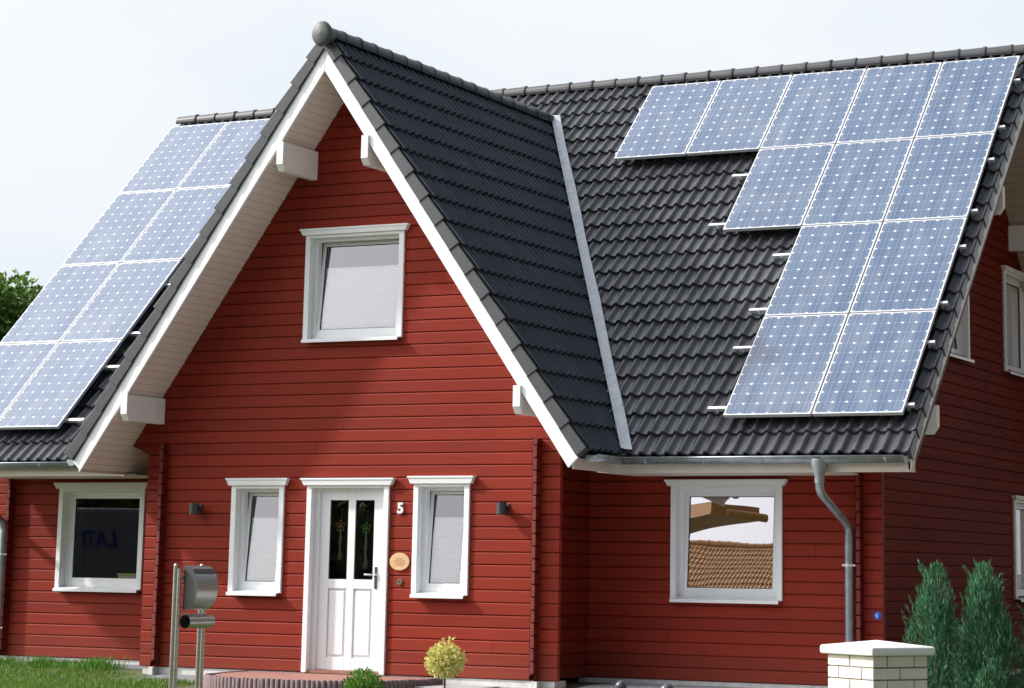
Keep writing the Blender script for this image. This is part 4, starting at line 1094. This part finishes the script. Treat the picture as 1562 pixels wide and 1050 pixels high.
# timber shed added out of view, shaped so its corner mirrors as an eave
canopy = empty('reflection_canopy', (-7.0, -21.8, -.35), 'narrow brown timber roof added out of view to mirror as an eave in the window', 'canopy')
sc0 = Vector((-4.72, -19.0, 4.95)); e1 = Vector((-.80, -.60, 0)); e2 = Vector((.60, -.80, 0))
def canopy_box(mb, a0, a1, b0, b1, z0, z1):
    q = [sc0 + e1 * a + e2 * b for a, b in ((a0, b0), (a1, b0), (a1, b1), (a0, b1))]
    mb.hexa([p + Vector((0, 0, z0)) for p in q], [p + Vector((0, 0, z1)) for p in q])
for a, b in ((2.6, .3), (2.6, .9), (5.2, .3), (5.2, .9)):
    mb = MB(); canopy_box(mb, a - .09, a + .09, b - .09, b + .09, -5.4, 0); mb.build('post', M['brown_wood'], canopy, bevel=.01)
mb = MB(); canopy_box(mb, 0, 6, 0, 1.2, 0, .05); canopy_box(mb, 0.02, 6, .02, .12, .05, .30); canopy_box(mb, .02, .12, .12, 1.2, .05, .28); mb.build('roof_deck', M['brown_wood'], canopy)
mb = MB(); mb.tube([sc0 + e2 * .35 - e1 * .10 + Vector((0, 0, .06)), sc0 + e2 * 1.3 - e1 * .10 + Vector((0, 0, .06))], .085, 16); mb.build('gutter', M['brown_wood'], canopy)
neighbour(13.5, 26, -6, 8, 3.2, 8.5, 'unseen dark brick house added at right to keep sky light off the gable wall', M['n_roof2'], M['render2'])  # added unseen house that blocks sky light from the gable wall
neighbour(4, 22, -52, -41, 2.8, 7.2, 'brick house with dark roof opposite the camera', M['n_roof2'], M['render2'])

# white van parked across the street, lettered in blue
van = empty('delivery_van', (-12.2, -11.2, ground(0, -11)), 'pale grey delivery van with blue lettering parked left of the garden', 'van')
vx, vy = -12.2, -11.2; g = ground(0, vy)
mb = MB(); prof = [(-2.6, .45), (-2.6, 2.35), (-2.5, 2.45), (.95, 2.45), (1.35, 2.3), (1.95, 1.45), (2.7, 1.2), (2.8, .95), (2.8, .45)]
mb.prism([(vx + a, vy - 1.0, g + b) for a, b in prof], (0, 2.0, 0)); mb.build('body', mat('silver_van_paint', (.22, .24, .28), .35, metal=.2), van, bevel=.06)
for wx in (-1.75, 1.85):
    for wy in (-1.02, .80):
        mb = MB(); mb.tube([(vx + wx, vy + wy, g + .34), (vx + wx, vy + wy + .22, g + .34)], .34, 28); wh = mb.build('wheel', M['black'], van, bevel=.02)
        mb = MB(); mb.tube([(vx + wx, vy + wy - .01, g + .34), (vx + wx, vy + wy + .23, g + .34)], .2, 20); mb.build('rim', M['alu'], wh)
mb = MB(); mb.prism([(vx + a, vy - 1.008, g + b) for a, b in ((.6, 1.45), (.6, 2.2), (1.25, 2.2), (1.75, 1.45))], (0, 2.016, 0)); mb.build('side_window', M['glass_dark'], van)
mb = MB(); mb.hexa([(vx + 1.98, vy - .8, g + 1.47), (vx + 1.98, vy + .8, g + 1.47), (vx + 1.96, vy + .8, g + 1.45), (vx + 1.96, vy - .8, g + 1.45)], [(vx + 1.42, vy - .8, g + 2.26), (vx + 1.42, vy + .8, g + 2.26), (vx + 1.38, vy + .8, g + 2.25), (vx + 1.38, vy - .8, g + 2.25)]); mb.build('windscreen', M['glass_dark'], van)
cu = bpy.data.curves.new('n', 'FONT'); cu.body = 'LATI'; cu.size = .42; cu.extrude = .004; cu.offset = .012; cu.align_x = 'CENTER'; cu.align_y = 'CENTER'; cu.shear = .2
to = bpy.data.objects.new('tmp', cu); COL.objects.link(to); bpy.context.view_layer.update()
me = bpy.data.meshes.new_from_object(to.evaluated_get(bpy.context.evaluated_depsgraph_get())); bpy.data.objects.remove(to); me.materials.clear(); me.materials.append(mat('blue_lettering', (.01, .03, .30), .5))
o = bpy.data.objects.new('lettering', me); COL.objects.link(o); o.parent = van; o.location = (-1.12, 1.006, 1.63 + .22); o.rotation_euler = (pi / 2, 0, pi)
# hedge behind the van
for i, (hx, hy) in enumerate(((-26, -17), (-21.5, -18.5), (-17, -19.5), (-12.9, -20.5))):
    tree('hedge_tree', hx, hy, 4.6 - .25 * (i % 3), 3.1, 60 + i, ['dense dark tree beside the street, farthest left of its row', 'dense dark tree left of the garden, second of its row', 'dense dark tree behind the delivery van, middle of its row', 'dense dark tree right of the delivery van, fourth of its row'][i], nl=2600, leaf=.42, zr=.48, group='trees along the street')

# ------------------------------------------------------------------ light, sky
SUN = Vector((-2.5, -1.0, 1.95)).normalized()
elev = math.asin(SUN.z)
sl = bpy.data.lights.new('sun', 'SUN'); sl.energy = 4.8; sl.angle = radians(2.2); sl.color = (1., .965, .93)
so = bpy.data.objects.new('sun', sl); COL.objects.link(so); so.rotation_euler = SUN.to_track_quat('Z', 'Y').to_euler(); so.location = (-20, -8, 20)
w = bpy.data.worlds.new('World'); scene.world = w; w.use_nodes = True; nt = w.node_tree; N = nt.nodes; L = nt.links
bg = N['Background']; sky = N.new('ShaderNodeTexSky'); sky.sky_type = 'NISHITA'; sky.sun_disc = False; sky.sun_elevation = elev; sky.sun_rotation = atan2(SUN.x, SUN.y); sky.dust_density = 3.; sky.air_density = 1.
mul = N.new('ShaderNodeMix'); mul.data_type = 'RGBA'; mul.blend_type = 'MULTIPLY'; mul.inputs['Factor'].default_value = 1; mul.inputs['B'].default_value = (.85, .85, .85, 1)
tc = N.new('ShaderNodeTexCoord'); mp = N.new('ShaderNodeMapping'); mp.inputs['Scale'].default_value = (1, 1, 2.2); L.new(tc.outputs['Generated'], mp.inputs[0])
cl = N.new('ShaderNodeTexNoise'); cl.inputs['Scale'].default_value = 3.2; cl.inputs['Detail'].default_value = 7; cl.inputs['Roughness'].default_value = .5; L.new(mp.outputs[0], cl.inputs['Vector'])
mr = N.new('ShaderNodeMapRange'); mr.inputs['From Min'].default_value = .30; mr.inputs['From Max'].default_value = .66; mr.inputs['To Min'].default_value = .55; mr.inputs['To Max'].default_value = 1.; L.new(cl.outputs['Fac'], mr.inputs[0])
# bank of bright cloud to the north, behind the house; clearer and bluer overhead
nd = N.new('ShaderNodeVectorMath'); nd.operation = 'DOT_PRODUCT'; L.new(tc.outputs['Generated'], nd.inputs[0]); nd.inputs[1].default_value = Vector((-.42, .88, .20)).normalized()
nm = N.new('ShaderNodeMapRange'); nm.interpolation_type = 'SMOOTHSTEP'; nm.inputs['From Min'].default_value = .45; nm.inputs['From Max'].default_value = .86; nm.inputs['To Min'].default_value = .16; nm.inputs['To Max'].default_value = 1.6; L.new(nd.outputs['Value'], nm.inputs[0])
cf = N.new('ShaderNodeMath'); cf.operation = 'MULTIPLY'; cf.use_clamp = True; L.new(mr.outputs[0], cf.inputs[0]); L.new(nm.outputs[0], cf.inputs[1])
cm = N.new('ShaderNodeMix'); cm.data_type = 'RGBA'; L.new(sky.outputs[0], cm.inputs['A']); cl2 = N.new('ShaderNodeTexNoise'); cl2.inputs['Scale'].default_value = 4.5; cl2.inputs['Detail'].default_value = 5; L.new(mp.outputs[0], cl2.inputs['Vector'])
mr2 = N.new('ShaderNodeMapRange'); mr2.inputs['From Min'].default_value = .36; mr2.inputs['From Max'].default_value = .60; L.new(cl2.outputs['Fac'], mr2.inputs[0])
cc = N.new('ShaderNodeMix'); cc.data_type = 'RGBA'; cc.inputs['A'].default_value = (8.5, 9.3, 10.15, 1); cc.inputs['B'].default_value = (9.6, 9.95, 10.3, 1); L.new(mr2.outputs[0], cc.inputs['Factor']); L.new(cc.outputs['Result'], cm.inputs['B']); L.new(cf.outputs[0], cm.inputs['Factor'])
# bright haze around the sun
dt = N.new('ShaderNodeVectorMath'); dt.operation = 'DOT_PRODUCT'; L.new(tc.outputs['Generated'], dt.inputs[0]); dt.inputs[1].default_value = SUN
gm = N.new('ShaderNodeMapRange'); gm.inputs['From Min'].default_value = .36; gm.inputs['From Max'].default_value = 1.; gm.inputs['To Min'].default_value = 0; gm.inputs['To Max'].default_value = 1.; L.new(dt.outputs['Value'], gm.inputs[0])
pw = N.new('ShaderNodeMath'); pw.operation = 'POWER'; pw.inputs[1].default_value = 1.5; L.new(gm.outputs[0], pw.inputs[0])
gl = N.new('ShaderNodeMix'); gl.data_type = 'RGBA'; gl.blend_type = 'ADD'; L.new(pw.outputs[0], gl.inputs['Factor']); L.new(cm.outputs['Result'], gl.inputs['A']); gl.inputs['B'].default_value = (34, 33.7, 33.4, 1)
L.new(gl.outputs['Result'], bg.inputs[0]); bg.inputs[1].default_value = .095

# ------------------------------------------------------------------ camera (fitted to the photograph)
yaw, pitch, roll, f = .455, .1746, .0143, 3553.36
F = Vector((-sin(yaw) * cos(pitch), cos(yaw) * cos(pitch), sin(pitch))); Rr = Vector((cos(yaw), sin(yaw), 0)); U = Rr.cross(F)
R_ = cos(roll) * Rr + sin(roll) * U; U_ = -sin(roll) * Rr + cos(roll) * U
cam = bpy.data.cameras.new('camera'); co = bpy.data.objects.new('camera', cam); COL.objects.link(co)
co.matrix_world = Matrix(((R_.x, U_.x, -F.x, 14.237), (R_.y, U_.y, -F.y, -23.0398), (R_.z, U_.z, -F.z, 1.215), (0, 0, 0, 1)))
cam.sensor_width = 36; cam.sensor_fit = 'HORIZONTAL'; cam.lens = f / 1562 * 36; cam.shift_x = (781 - 887.197) / 1562; cam.shift_y = (239.237 - 525) / 1562
cam.clip_start = .1; cam.clip_end = 6000
scene.camera = co
scene.view_settings.view_transform = 'Standard'; scene.view_settings.look = 'None'; scene.view_settings.exposure = 0; scene.view_settings.gamma = 1
scene.render.engine = 'CYCLES'; scene.cycles.max_bounces = 8; scene.cycles.transparent_max_bounces = 12
